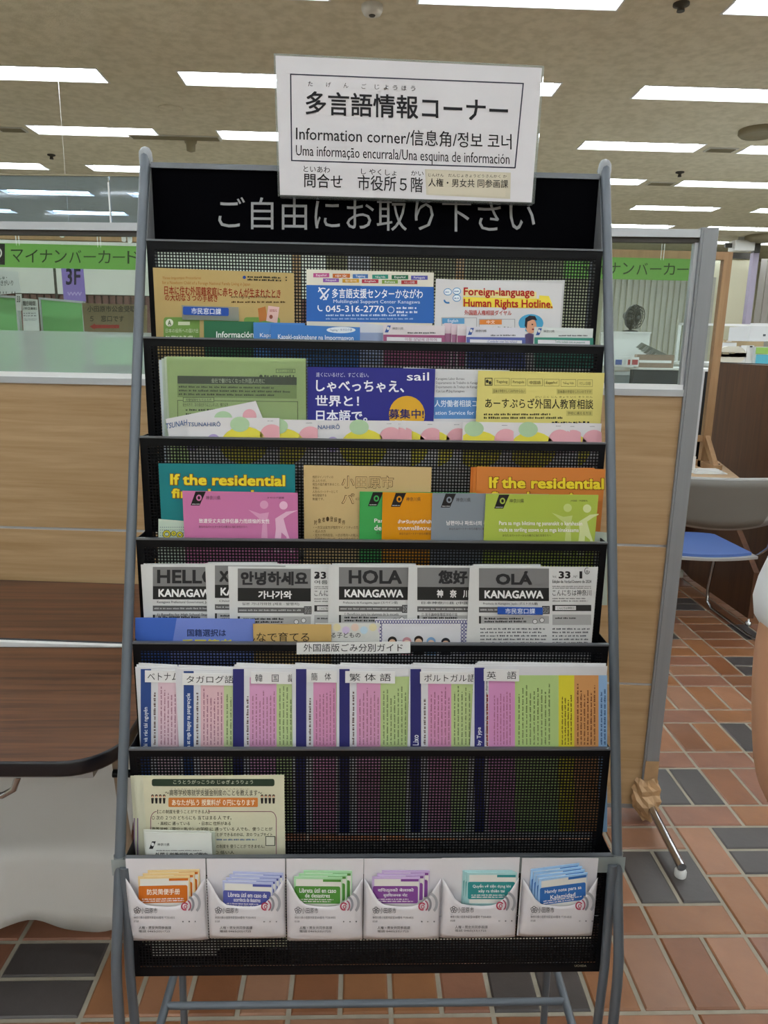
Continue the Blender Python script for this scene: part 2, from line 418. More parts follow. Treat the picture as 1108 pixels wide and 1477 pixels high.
# ceiling lamps
def make_lamp(x, y1):
    t = thing('ceiling_lamp', 'x', 'ceiling lamp', (x, y1, H)); W = M_WHITE; y0 = y1-LD
    f = MB(); e = .012
    for b in ((x-e, x+LL+e, y0-e, y0, ), (x-e, x+LL+e, y1, y1+e), (x-e, x, y0, y1), (x+LL, x+LL+e, y0, y1)): f.box(*b, H-.004, H+.006, W)
    f.build('lamp_frame', t)
    r = MB(); i_ = .05; z2 = H+.075; A = [(x, y0, H), (x+LL, y0, H), (x+LL, y1, H), (x, y1, H)]; B = [(x+i_, y0+.02, z2), (x+LL-i_, y0+.02, z2), (x+LL-i_, y1-.02, z2), (x+i_, y1-.02, z2)]
    r.add(A+B, [(0, 1, 5, 4), (1, 2, 6, 5), (2, 3, 7, 6), (3, 0, 4, 7), (4, 5, 6, 7)], mat('lamp_reflector', '#b4b8bb', .4)); r.build('reflector', t)
    for dy in (.085, .185):
        b = MB(); b.tube([(x+.035, y0+dy, H+.035), (x+LL-.035, y0+dy, H+.035)], .019, M_LAMP, 10); b.build('fluorescent_tube', t)
    return t
LROW = ['nearest visible', 'second', 'third', 'fourth', 'fifth', 'sixth', 'farthest']
lamp0 = None
for ri, r in enumerate(rows):
    for ci, x in enumerate(xs_l):
        if lamp0 is None: lamp0 = make_lamp(x, r); o = lamp0; bx, by = x, r
        else: o = copy_tree(lamp0, (x-bx, r-by, 0))
        cx, cy = project((x+LL/2, r-.1, H)); side = 'left of' if x < -.2 else 'behind' if x < .5 else 'right of'
        k = ri-9
        if k < 0: o['label'] = 'unseen twin-tube lamp added to light the room, overhead of the leaflet rack or behind the viewer'  # unseen rows added to light the pages from overhead and behind
        else:
            n = ['sixth to', 'fifth to', 'fourth to', 'third to', 'second to', 'first to'][ci] if ci < 4 else ''
            col = ['fifth column left of', 'fourth column left of', 'third column left of', 'second column left of', 'column just above', 'first column right of', 'second column right of', 'third column right of', 'fourth column right of'][ci]
            o['label'] = 'recessed white twin-tube ceiling lamp, %s row back, %s the sign' % (LROW[min(k, 6)], col)
        o['group'] = 'ceiling lamps' if k >= 0 else 'unseen added lamps overhead and behind the viewer'

# ---------------------------------------------------------------- ceiling fittings
M_FIT = mat('fitting_off_white', '#cdccc6', .5); M_FITB = mat('fitting_beige', '#8d856c', .6); M_FITD = mat('fitting_dark', '#3a3630', .5)
def fitting(x, y, r, prof, m, name, label, cat, extra=None):
    c = onZ(x, y, H); t = thing(name, label, cat, (c.x, c.y, H))
    mb = MB(); mb.lathe((c.x, c.y, H), prof, m, 24); mb.build('base', t)
    if extra: extra(t, c)
    return t
def ex_smoke(t, c):
    b = MB(); b.lathe((c.x, c.y, H-.055), [(.016, 0), (.02, .006), (.016, .012)], M_FITD, 16); b.build('sensor', t)
fitting(537, 8, .05, [(.062, 0), (.062, -.022), (.05, -.045), (.022, -.05)], M_FIT, 'smoke_detector', 'round white smoke detector on the ceiling above the sign', 'detector', ex_smoke)
fitting(275, 203, .05, [(.06, 0), (.055, -.02), (.045, -.03), (.04, -.09), (.015, -.1)], M_FITB, 'smoke_detector', 'beige knobbed smoke detector hanging from ceiling left of the rack top', 'detector')
fitting(246, 156, .1, [(.10, 0), (.10, -.006), (.09, -.008)], M_CEIL, 'blank_cover', 'flat round ceiling-coloured cover plate left of the sign', 'cover plate')
fitting(74, 223, .03, [(.04, 0), (.04, -.01), (.015, -.02), (.02, -.045)], M_FITD, 'sprinkler_head', 'small dark sprinkler head at far left of the ceiling', 'sprinkler')
fitting(981, 248, .03, [(.045, 0), (.045, -.01), (.015, -.02), (.02, -.05)], M_FITD, 'sprinkler_head', 'small dark sprinkler head right of the rack between lamp rows', 'sprinkler')
fitting(983, 5, .03, [(.045, 0), (.045, -.01), (.018, -.02), (.022, -.04)], M_FITD, 'sprinkler_head', 'small dark sprinkler head at the top edge right of the sign', 'sprinkler')
fitting(1096, 187, .1, [(.17, 0), (.17, -.03), (.15, -.05), (.13, -.03), (.05, -.035)], M_FITB, 'air_diffuser', 'large round beige air diffuser on the ceiling near the right edge', 'air vent')
fitting(1104, 340, .1, [(.3, 0), (.3, -.05), (.2, -.09), (.1, -.09)], M_FITB, 'air_diffuser', 'far round olive air diffuser on ceiling above the wooden frame', 'air vent')
def ceil_vent(x0, x1, y, label):
    a = onZ(x0, y, H); b = onZ(x1, y, H); t = thing('ceiling_vent', label, 'air vent', ((a.x+b.x)/2, a.y, H))
    mb = MB(); mb.box(a.x, b.x, a.y-.14, a.y, H-.008, H+.002, M_FIT); mb.build('grille_frame', t)
    for k in range(4):
        s = MB(); s.box(a.x+.02, b.x-.02, a.y-.12+.03*k, a.y-.108+.03*k, H-.014, H-.008, M_FITB); s.build('slat', t)
ceil_vent(1014, 1058, 218, 'slotted ceiling vent between two lamps right of the sign')
ceil_vent(190, 318, 199, 'slotted beige ceiling vent between lamps left of the sign')
ceil_vent(2, 40, 189, 'slotted beige ceiling vent at far left between lamps')
ceil_vent(931, 970, 266, 'slotted ceiling vent between two lamps right of the rack top')

# ---------------------------------------------------------------- partition screen (runs slightly askew behind the rack)
PA = math.atan(-.075)
XP = Matrix.Translation((0, 2.03, 0)) @ Matrix.Rotation(PA, 4, 'Z')      # local x along the screen, local y away from viewer
def partition_x(px, py): # local x of a photograph point on the screen plane
    inv = XP.inverted(); d = _F+_R*((px-554)/FPX)-_U*((py-738.5)/FPX); o = inv @ CAM; q = (inv.to_3x3() @ d); t = -o.y/q.y
    return o.x+q.x*t, o.z+q.z*t
lx1 = partition_x(1033, 328)[0]; lx0 = partition_x(1008, 330)[0]
ztop = partition_x(1020, 330)[1]; zs1 = partition_x(960, 786)[1]; zs2 = partition_x(948, 985)[1]; zsill0 = partition_x(960, 571)[1]; zsill1 = partition_x(985, 557)[1]
par = thing('partition_screen', 'oak-panelled office partition with glazed top and grey aluminium posts behind the rack', 'partition', (0, 2.03, 0))
def pbox(name, x0, x1, y0, y1, z0, z1, m, parent=par, **k):
    mb = MB(XP); mb.box(x0, x1, y0, y1, z0, z1, m); return mb.build(name, parent, None, **k)
T = .022
posts = [(lx0, lx1), (-.03, .012), (-2.0, -1.95)]
for (a, b) in posts:
    m = MB(XP); m.box(a, b, -T, T, .03, ztop, M_ALU); m.box(a+.006, b-.006, -T-.002, -T, .03, ztop-.002, M_ALU); m.build('post', par)
def bay(xa, xb, zb):
    pbox('top_rail', xa, xb, -.018, .018, ztop-.024, ztop-.004, M_ALU_L); pbox('top_channel', xa, xb, -.010, .010, ztop-.036, ztop-.024, M_FITD)
    pbox('sill_rail', xa, xb, -.02, .02, zsill0, zsill0+.018, M_ALU_L)
    pbox('sill_bead', xa, xb, -.012, .012, zsill0+.018, zsill1+.004, M_WHITE)
    for (z0, z1) in ((zb, zs2-.004), (zs2+.004, zs1-.004), (zs1+.004, zsill0)):
        pbox('oak_panel', xa, xb, -.014, .014, z0, z1, M_WOODP)
    for z in (zs2, zs1): pbox('joint_strip', xa, xb, -.011, .011, z-.004, z+.004, M_ALU_L)
    pbox('bottom_rail', xa, xb, -.016, .016, zb-.014, zb, M_ALU)
    for x in (xa, xb-.009): pbox('window_bead', x, x+.009, -.011, .011, zsill1, ztop-.036, M_ALU_L)
    m = MB(XP); m.box(xa, xb, -.002, .002, zsill1, ztop-.034, M_GLASS); m.build('glass_pane', par, None)
bay(.012, lx0, .05); bay(-1.95, -.03, .05)
zf = partition_x(100, 478)[1]
m = MB(XP); m.box(-1.945, -.034, -.004, -.0025, zsill1, zf, M_FROST); m.build('frosted_film', par, None, label='frosted lower band of the glass')
# foot: chrome tube with a glide, wrapped in crumpled kraft paper
fe = onZ(989, 1277, 0); px_ = (XP @ Vector(((lx0+lx1)/2, 0, 0)))
m = MB(); m.tube([(px_.x, px_.y+.3, .055), (px_.x, px_.y, .07), (fe.x-.005, fe.y+.02, .04)], .0125, M_CHROME, 16); m.build('foot_tube', par)
m = MB(); m.lathe((fe.x, fe.y+.035, 0), [(.015, 0), (.016, .004), (.016, .018), (.012, .024)], M_WHITE, 16); m.build('foot_glide', par)
wr = MB(); prof = []; rnd = random.Random(3)
M_KRAFT = mat('kraft_paper', '#b39069', .55, var=.2, vscale=25)
N = 18; K = 9; vs = []
for k in range(K):
    t = k/(K-1); z = .145-.125*t; cxx = px_.x-.006+(fe.x-px_.x)*max(0, t-.5)*.25; cyy = px_.y-.005-(.06*max(0, t-.35)); r = [.028, .036, .044, .043, .047, .042, .036, .026, .014][k]
    for n in range(N):
        a = 2*math.pi*n/N; q = r*(1+rnd.uniform(-.17, .17)); vs.append((cxx+q*math.cos(a), cyy+q*.9*math.sin(a), z+rnd.uniform(-.006, .006)))
wr.add(vs, [(k*N+n, (k+1)*N+n, (k+1)*N+(n+1) % N, k*N+(n+1) % N) for k in range(K-1) for n in range(N)], M_KRAFT)
wrap = wr.build('paper_wrap', par, None, label='crumpled brown kraft paper around the post foot')
m = MB(XP); m.box(lx0+.004, lx1+.0005, -T-.0035, -T-.0015, .12, .205, M_KRAFT); m.build('brown_tape', par, None)
# clear guard above the left bay
zg = partition_x(100, 254)[1]
gd = thing('acrylic_guard', 'clear bluish acrylic guard standing on top rail of the left partition bay', 'screen', (-.9, 2.1, ztop))
sx = partition_x(158, 285)[0]
for (a, b) in ((-1.9, sx-.002), (sx+.002, -.1)):
    m = MB(XP); m.box(a, b, -.002, .002, ztop-.002, zg, M_ACRYL); m.build('acrylic_pane', gd, None)
m = MB(XP); m.box(sx-.002, sx+.002, -.003, .003, ztop-.002, zg-.015, M_WHITE); m.build('joining_strip', gd, None)
m = MB(XP); m.box(-1.9, -.1, -.003, .003, zg, zg+.004, M_FITB); m.build('top_edge', gd, None)

# ---------------------------------------------------------------- two folding tables at left and the cloth below
def table(name, label, x0, x1, y0, y1, z, xf, r, legs):
    t = thing(name, label, 'table', tuple((xf @ Vector(((x0+x1)/2, (y0+y1)/2, 0))) if xf else ((x0+x1)/2, (y0+y1)/2, 0)))
    def outline(e, rr):
        pts = []
        for (cx, cy, st) in ((x1-rr, y0+rr, -90), (x1-rr, y1-.012, 0), (x0+rr, y1-.012, 90), (x0+rr, y0+rr, 180)):
            q = rr if st in (-90, 180) else .012
            for k in range(9):
                a = math.radians(st+90*k/8); pts.append((cx+(q+e)*math.cos(a) if q > .02 else (x1-.012+(.012+e)*math.cos(a) if cx > (x0+x1)/2 else x0+.012+(.012+e)*math.cos(a)), cy+(q+e)*math.sin(a)))
        return pts
    m = MB(xf); m.prism([(a, b, z-.02) for a, b in outline(-.004, r)], (0, 0, .0205), M_WALNUT); m.build('tabletop', t, None)
    e = MB(xf); E = mat('black_edge_rubber', '#14141a', .35)
    A = outline(-.0045, r); B = outline(0, r); n = len(A)
    ring = [(A, z), (outline(-.0015, r), z+.0012), (B, z-.004), (B, z-.024), (outline(-.003, r), z-.029), (outline(-.02, r), z-.029)]
    e.add([(p[0], p[1], zz) for P, zz in ring for p in P], [(k*n+i, (k+1)*n+i, (k+1)*n+(i+1) % n, k*n+(i+1) % n) for k in range(5) for i in range(n)], E, True); e.build('edge_band', t, None)
    f = MB(xf); f.box(x0+.05, x1-.05, y0+.04, y0+.065, z-.055, z-.022, M_ALU_L); f.box(x0+.05, x1-.05, y1-.065, y1-.04, z-.055, z-.022, M_ALU_L); f.build('under_frame', t, None)
    for lx in legs:
        for yy in (y0+.06, y1-.06):
            l = MB(xf); l.tube([(lx, yy, z-.05), (lx, yy, .02)], .0127, M_CHROME); l.build('leg', t, None)
        l = MB(xf); l.tube([(lx, y0+.06, .12), (lx, y1-.06, .12)], .009, M_CHROME); l.tube([(lx+.04, y0+.05, z-.07), (lx-.12, y0+.05, z-.075), (lx-.16, y0+.07, z-.03)], .009, M_CHROME); l.build('leg_brace', t, None)
    return t
ZT = .72
table('folding_table', 'front walnut-topped folding table with black rounded edge left of the rack', -2.2, -.415, 1.108, 1.588, ZT, None, .09, (-1.9, -.98))
m = MB(); m.tube([at(-30, 1150, 1.17), at(4, 1147, 1.17), at(20, 1138, 1.17), at(26, 1120, 1.17)], .006, M_CHROME); m.box(at(-60, 1120, 1.15).x, at(46, 1120, 1.15).x, 1.15, 1.16, ZT-.052, ZT-.03, M_ALU_L); ft_ = [o for o in bpy.data.objects if o.name == 'folding_table'][0]; m.build('folding_bracket', ft_)
rt = table('folding_table', 'rear dark walnut folding table standing against the oak partition', -2.3, -.33, -.455, -.03, ZT, XP, .02, (-2.0,))
m = MB(XP); m.box(-2.3, -.332, -.470, -.4565, ZT-.022, ZT-.002, M_WHITE); m.build('white_strip', rt, None, label='white strip along the front edge')  # plain white strip in the gap between the two tables
lb = MB(); MT = mat('tan_leg_plate', '#8d7c6b', .5)
# folded leg bracket of rear table
cl = thing('leg_bracket_stay', 'tan sloping leg stay with black cap under the rear table', 'table leg', (-.47, 1.42, 0))
a = at(160, 1090, 1.42); b = at(172, 1090, 1.42); c = at(178, 1175, 1.42); d = at(170, 1165, 1.42)
lb.hexa([d, (c.x, c.y, c.z), b, a], [(p[0], p[1]+.012, p[2]) for p in (d, c, b, a)], MT); a2 = at(176, 1110, 1.43)
lb.tube([(c.x-.004, 1.426, c.z+.02), (c.x+.03, 1.426, .01)], .009, MT); lb.build('stay', cl)
q = MB(); q.tube([(a2.x-.014, 1.415, a2.z), (a2.x+.03, 1.415, a2.z)], .0085, M_BLACK, 14); q.build('cap', cl)
# cloth hanging below
cm = MB(); nx, rnd = 90, random.Random(5); M_CLOTH = mat('grey_white_cloth', '#c2bfbb', .85, bump=.15, bscale=700)
profc = [(1.645, .60), (1.63, .50), (1.60, .385), (1.555, .32), (1.51, .262), (1.487, .245), (1.480, .225), (1.478, .16), (1.474, .10), (1.47, .062)]
vs = []
for k, (y, z) in enumerate(profc):
    t = k/(len(profc)-1)
    for i in range(nx+1):
        x = -2.1+i*(1.565/nx); fold = math.sin(x*21+1.3*math.sin(x*7))*.012+math.sin(x*47+k*.4)*.004
        dz = (.014*math.sin(x*23+1)*(t > .95)); vs.append((x, y-fold*(t if k > 3 else .25*t)+.006*math.sin(x*9+z*30)*(1-t), z+dz+(.005*math.sin(x*13+k) if k < 6 else 0)))
cm.add(vs, [(k*(nx+1)+i, (k+1)*(nx+1)+i, (k+1)*(nx+1)+i+1, k*(nx+1)+i+1) for k in range(len(profc)-1) for i in range(nx)], M_CLOTH, True)
clo = single(cm, 'draped_cloth', 'grey white cloth draped over a low stack under the tables', 'cloth')
so_ = clo.modifiers.new('thick', 'SOLIDIFY'); so_.thickness = .002; so_.offset = 1
mb = MB(); mb.rbox(-2.05, -.62, 1.56, 1.68, 0, .235, .01, mat('cardboard', '#93714a', .8)); mb.box(-2.04, -.63, 1.559, 1.5605, .11, .125, M_KRAFT); single(mb, 'storage_box', 'low cardboard box under the draped cloth behind its hem', 'box')

# ---------------------------------------------------------------- brochure rack
rack = thing('brochure_rack', 'tall black perforated steel leaflet rack with grey tube frame and stepped tiers', 'leaflet rack', (.022, 1.0, 0))
TLX, TRX = RX0-.0075, RX1+.0075
def yz(z):   # position along the leaning line of lips
    return 1.1999-.0458*(ZL(1)-z)/.1485
for sx_, X in ((-1, TLX), (1, TRX)):
    m = MB(); top = 1.712
    path = [(X, yz(top)+.018, top-.012), (X, yz(top)+.007, top-.002), (X, yz(top), top-.008)]
    path += [(X, yz(z), z) for z in (1.6, 1.2, .8, .60)] + [(X, yz(.54), .54), (X, yz(.54)-.004, .50), (X, yz(.54)-.005, .44), (X, yz(.54)-.005, .018)]
    m.tube(path, .0075, M_GREYTUBE, 16); m.build('front_tube', rack)
    m = MB(); m.tube([(X-.010*sx_, .915, .672), (X-.010*sx_, .905, .50), (X-.012*sx_, .91, .30), (X-.012*sx_, .93, .018)], .007, M_GREYTUBE, 14); m.build('inner_leg', rack)
    m = MB(); m.tube([(X+.001*sx_, 1.262, 1.69), (X+.001*sx_, 1.262, 1.0), (X-.004*sx_, 1.20, .30), (X-.004*sx_, 1.19, .018)], .007, M_GREYTUBE, 14); m.build('rear_leg', rack)
    m = MB(); m.tube([(X-.012*sx_, .90, .265), (X-.012*sx_, 1.19, .285)], .0075, M_GREYTUBE, 14); m.build('side_rail', rack)
    m = MB(); m.lathe((X, yz(1.70)+.006, 1.690), [(.0095, 0), (.0105, .008), (.010, .018), (.006, .024), (.002, .026)], mat('clear_wrap', '#8f9498', .35), 14); m.build('tube_cap', rack)
    for (y_, z_) in ((yz(.54)-.005, 0), (.93, 0), (1.19, 0)):
        m = MB(); m.lathe((X-(.012*sx_ if y_ > .9 and y_ < 1 else .004*sx_ if y_ > 1 else 0), y_, 0), [(.010, 0), (.0115, .004), (.0105, .022)], M_BLACK, 12); m.build('rubber_foot', rack)
for (y_, z_) in ((1.055, .276), (1.00, .271)):
    m = MB(); m.tube([(TLX+.012, y_, z_), (TRX-.012, y_, z_)], .0065, M_GREYTUBE, 12); m.build('cross_bar', rack)
M_HDR = mat('black_header_board', '#030306', .7, spec=.02)
# header
hY = 1.2457; hz1 = at(540, 247, hY).z; hz0 = ZL(1)-.012
m = MB(); m.box(RX0, RX1, hY, hY+.002, hz0, hz1, M_HDR); hd = m.build('header_panel', rack)
m = MB(); m.box(RX0, RX1, hY-.004, hY+.006, hz1-.004, hz1+.004, M_LIP); m.build('header_lip', rack)
Pr = Print(hd, lambda a, b, l: at(a, b, hY-INK*l))
# header side gussets
for X in (RX0, RX1):
    m = MB(); m.prism([(X-.0006, YL(1), ZL(1)), (X-.0006, hY, ZL(1)), (X-.0006, hY, hz1), ], (.0012, 0, 0), M_ALU); m.build('side_gusset', rack)
PIT, BAR = .0049, .00185; BOT = .31
for i in range(1, 8):
    y = YL(i); zt = ZL(i); zb = zt-BOT if i < 7 else at(540, 1404, y).z
    fl = .0095; ft = .0135; fb = .014
    m = MB()
    m.box(RX0, RX1, y-.0009, y+.0009, zt-ft, zt-.0015, M_BLACK)
    m.box(RX0, RX1, y-.0009, y+.0009, zb, zb+fb, M_BLACK)
    for a in (RX0, RX1-fl): m.box(a, a+fl, y-.0009, y+.0009, zb+fb, zt-ft, M_BLACK)
    m.build('tray_border', rack)
    m = MB(); n = int((RX1-RX0-2*fl)/PIT)
    for k in range(n+1): x = RX0+fl+k*PIT; m.box(x, x+BAR, y-.0004, y+.0004, zb+fb, zt-ft, M_BLACK)
    n = int((zt-zb-ft-fb)/PIT)
    for k in range(n+1): z = zb+fb+k*PIT; m.box(RX0+fl, RX1-fl, y-.00055, y+.00055, z, z+BAR, M_BLACK)
    m.build('perforated_sheet', rack)
    m = MB(); m.box(RX0, RX1, y-.003, y+.0035, zt-.0015, zt+.0012, M_LIP); m.build('tray_lip', rack)
    # side cheeks & floor of the pocket
    for X in (RX0, RX1-.001):
        m = MB(); ym = y+.0458
        m.add([(X, y, zt), (X, ym, zt), (X, ym, zt-.19), (X, y, zt-.19), (X+.001, y, zt), (X+.001, ym, zt), (X+.001, ym, zt-.19), (X+.001, y, zt-.19)], [(0, 1, 2, 3), (7, 6, 5, 4), (0, 4, 5, 1), (3, 2, 6, 7), (0, 3, 7, 4)], M_BLACK); m.build('tray_side', rack)
    if i > 1:
        m = MB(); m.box(RX0, RX1, y+.001, y+.0445, zt-.192, zt-.190, M_BLACK); m.build('tray_floor', rack)
# small maker badge on the bottom border
Pb = Print(rack, lambda a, b, l: at(a, b, YL(7)-.0009-INK*l)); Pb.text('UCHIDA', 829, 1391.5, 846, 1394.5, '#9a927c', 1, .01); Pb.done()
Pr.text('ご自由にお取り下さい', 315, 284, 772, 330, '#9c9da0', 1, .0, shear=.012); Pr.done()
# cloudy tape strip across lip 7 and round both tubes
y = YL(7); m = MB(); z1 = ZL(7)+.004; z0 = ZL(7)-.022
m.box(TLX-.009, TRX+.009, y-.0105, y-.0100, z0, z1, M_TAPE)
for X in (TLX, TRX):
    pts = [(X+.0087*math.cos(a), y+.0005+.0087*math.sin(a)) for a in [math.radians(180+k*15) for k in range(-4, 17)]]
    for p, q in zip(pts, pts[1:]): m.add([(p[0], p[1], z0), (q[0], q[1], z0), (q[0], q[1], z1), (p[0], p[1], z1)], [(0, 1, 2, 3)], M_TAPE)
m.box(RX0, RX1, y-.006, y-.004, ZL(7)-.0005, ZL(7)+.003, M_LIP)
single(m, 'packing_tape', 'cloudy clear tape stretched across the rack above the envelopes', 'tape')

# ---------------------------------------------------------------- sign board on top
C4 = [at(397, 80, 1.196), at(783, 97, 1.196), at(766, 291, 1.222), at(404, 281, 1.222)]
def sgn(px, py, l):
    n = (C4[1]-C4[0]).cross(C4[3]-C4[0]).normalized()
    if n.y > 0: n = -n
    d = _F+_R*((px-554)/FPX)-_U*((py-738.5)/FPX); t = (C4[0]+n*(INK*l)-CAM).dot(n)/d.dot(n); return CAM+d*t
sg = thing('sign_stand', 'white multilingual information corner sign in clear acrylic stand atop the rack', 'sign', tuple((C4[2]+C4[3])/2))
m = MB(); f = [sgn(404, 281, 0), sgn(767, 292, 0), sgn(782, 98, 0), sgn(397.5, 80, 0)]; n = (f[1]-f[0]).cross(f[3]-f[0]).normalized()
m.hexa(f, [p-n*.0006 for p in f], paper('#dcdbe0')); shp = m.build('sign_sheet', sg)
m = MB(); f = [sgn(401, 283, -3.5), sgn(771, 294, -3.5), sgn(785, 95, -3.5), sgn(395, 77, -3.5)]; m.hexa(f, [p-n*.003 for p in f], glass('acrylic_plate', '#eef2f4', haze=.12)); m.build('acrylic_plate', sg)
m = MB(); f2 = [sgn(404, 283, -16), sgn(769, 294, -16)]; m.hexa([f2[0]-Vector((0, 0, .001)), f2[1]-Vector((0, 0, .001)), f2[1]+Vector((0, 0, .03)), f2[0]+Vector((0, 0, .03))], [p+Vector((0, .012, 0)) for p in (f2[0]-Vector((0, 0, .001)), f2[1]-Vector((0, 0, .001)), f2[1]+Vector((0, 0, .03)), f2[0]+Vector((0, 0, .03)))], glass('acrylic_plate')); m.build('acrylic_foot', sg)
S = Print(shp, sgn); sl = .046
for k, ch in enumerate('たげんごじょうほう'):
    u = [447.8, 474, 499, 525, 544, 557, 570, 583, 596][k]; S.text(ch, u-3.4, 117+sl*(u-440), u+3.4, 124+sl*(u-440), '#26262c', 2, 0)
def stext(t, x0, y0, x1, y1, b=0, col='#1c1c22'): S.text(t, x0, y0, x1, y1, col, 2, b, shear=sl*.9)
# frame
def sline(x0, y0, x1, y1, w): 
    dx, dy = x1-x0, y1-y0; L = math.hypot(dx, dy); nx_, ny_ = -dy/L*w/2, dx/L*w/2
    S.poly([(x0-nx_, y0-ny_), (x1-nx_, y1-ny_), (x1+nx_, y1+ny_), (x0+nx_, y0+ny_)], '#34364a', 1)
sline(418.5, 107, 755, 120.5, 1.8); sline(755, 119.6, 743, 242.5, 1.8); sline(743.5, 242, 420, 231.5, 1.8); sline(420.8, 232, 419.3, 106.5, 1.8)
stext('多言語情報コーナー', 441, 131, 733, 165, .014)
stext('Information corner/信息角/정보 코너', 427, 180, 738, 203, .004)
stext('Uma informação encurrala/Una esquina de información', 427, 209, 735, 229)
stext('といあわ', 438, 239, 476, 248); stext('問合せ', 439, 249.5, 494, 270, .006)
stext('し やくしょ', 521, 243, 572, 251.5); stext('市役所５階', 516, 252, 610, 274, .006); stext('かい', 593, 246, 611, 253)
S.poly([(613, 244), (737, 249), (736, 287), (615, 281)], '#cdc7b4', 1); S.poly([(616, 246), (731, 250), (729, 284), (618, 279)], '#d3ccb8', 2)
stext_ = lambda t, x0, y0, x1, y1, b=0: S.text(t, x0, y0, x1, y1, '#201f22', 3, b, shear=.02)
stext_('人権・男女共 同参画課', 618, 257, 733, 269, .003); stext_('じんけん　だんじょきょうどうさんかく か', 618, 250, 731, 254.5)
S.done()

# ---------------------------------------------------------------- leaflets, tier by tier
# pocket 2
p = leaf('flyer', 'mustard yellow flyer with blue tag and brown Japanese title, top left pocket', 'flyer', 220.5, 424, 386, 2, .034, '#b8a068', yr=394)
p.text('Three Important Procedures', 234, 399, 290, 404, '#a8702e', 1); p.text('for a Newborn Child of a Foreign National Family Living in Japan', 234, 405, 361, 411, '#a8702e', 1, shear=.02)
p.text('日本に住む外国籍家庭に赤ちゃんが生まれたとき', 237, 412, 405, 425, '#9a3a1e', 2, .012, shear=.03); p.text('の大切な３つの手続き', 238, 424, 314, 434, '#9a3a1e', 2, .012, shear=.02)
p.disc(352.5, 400, 2.4, 2.4, '#2a4a9a', 2); p.lines(357, 397, 406, 405, 2, '#2a2a20', 3, .7, skew=.03, ragged=0); p.lines(412, 398, 415, 406, 2, '#2a2a20', 3)
p.text('www.kifjp.org/child/threeprocedure', 333, 426, 403, 431, '#4a3a20', 2); p.lines(334, 433, 418, 438, 1, '#6a5430', 3)
for (a, b) in ((236, 288), (294, 344), (352, 404)): p.block(a, 457.5, b, 500, '#6f9448', 1, 4)
p.disc(244.5, 465.5, 5.5, 5.5, '#dfe3d2', 2); p.text('A', 242, 462, 247, 469, '#55733a', 3, .02); p.text('日本の役所への届け出', 239, 474, 286, 480, '#cfd8b8', 2); p.lines(239, 483, 284, 488, 1, '#cfd8b8', 2)
p.block(257, 464, 274, 469, '#cfd8b8', 2); p.poly([(372, 445), (383, 442), (386, 462), (374, 464)], '#b8743a', 1); p.poly([(387, 441), (403, 443), (400, 466), (384, 463)], '#d8b4ae', 2); p.disc(391, 457, 2.5, 3, '#8a4a3a', 3); p.lines(389, 446, 400, 450, 2, '#9a3a3a', 3)
tagc = glass('clear_tag', '#e6e8ee', haze=.3)
p.done()
t = MB(); Y = p.Y-.004; f = [at(263, 461, Y), at(345, 463, Y), at(344, 443, Y), at(262, 440, Y)]; t.hexa(f, [q+Vector((0, .0015, 0)) for q in f], tagc); to = single(t, 'label_holder', 'clear tag with blue 市民窓口課 strip on the mustard flyer', 'name tag')
tp = Print(to, lambda a, b, l: at(a, b, Y-INK*l)); tp.block(264, 442, 330, 454, '#2450a8', 1, 2, skew=.03); tp.text('市民窓口課', 276, 444, 319, 453, '#dfe6f4', 2, .01, shear=.02); tp.done()
p = leaf('flyer', 'blue and cream multilingual centre flyer in the top middle pocket', 'flyer', 442, 626, 388.5, 2, .034, '#dcd9cb', yr=393)
cols = ['#b8508a', '#c06a2c', '#4a7ab8', '#2f8a78', '#1f6a4a', '#5a5aa8', '#8a5aa8', '#c8982c', '#b03a4a', '#7a9a4a', '#a83a3a']
for k, (a, b) in enumerate(((452, 475), (480, 505), (509, 531), (537, 560), (565, 589), (593, 617))): p.block(a, 394+k*.7, b, 400+k*.7, cols[k], 1); p.text(['Español', '中文', 'Tagalog', 'Tiếng Việt', 'Español', 'Português'][k], a+4, 395.3+k*.7, b-4, 399.3+k*.7, '#f0f0f0', 2)
for k, (a, b) in enumerate(((466, 489), (494, 518), (522, 546), (551, 574), (579, 602))): p.block(a, 401.5+k*.7, b, 407+k*.7, cols[6+k], 1); p.text(['Nepali', '한국어', 'English', 'Bahasa', 'やさしい日本語'][k], a+4, 402.8+k*.7, b-4, 406+k*.7, '#f0f0f0', 2)
p.block(442, 411, 626, 463.5, '#2f66b4', 1, skew=.015)
for (a0, a1) in ((0, 90), (200, 300)): p.ring(466, 424, 8, 9, 1.6, '#e8eef8', 2, a0, a1, 10)
p.poly([(459, 415), (461, 414), (472, 432), (470, 433)], '#e8eef8', 3); p.poly([(474, 416), (476, 417), (463, 432), (461, 430)], '#e8eef8', 3)
p.text('多言語支援センターかながわ', 479, 416, 610, 430, '#eef2fa', 2, .012, shear=.008); p.text('Multilingual Support Center Kanagawa', 481, 432, 606, 438.5, '#dfe8f8', 2, .0, shear=.008)
p.ring(463, 443, 5, 6, 1.6, '#e8eef8', 2, 60, 210, 8); p.text('045-316-2770', 470, 440.5, 554, 450, '#f2f5fb', 2, .01, shear=.006)
p.ring(564, 447, 5, 5, 1, '#dfe8f8', 2); p.lines(572, 441, 610, 453, 2, '#dfe8f8', 3); p.lines(470, 452, 604, 457, 1, '#b8cceb', 3, .6); p.lines(470, 457.5, 604, 462, 1, '#9fb8e0', 3, .5)
p.done()
stack_behind(2, 629, 812, 403, .0345, '#c9c9ca', 1, 3, 1, 'white sheet peeking out behind the foreign-language hotline flyer', None, 'flyer', 'flyer')
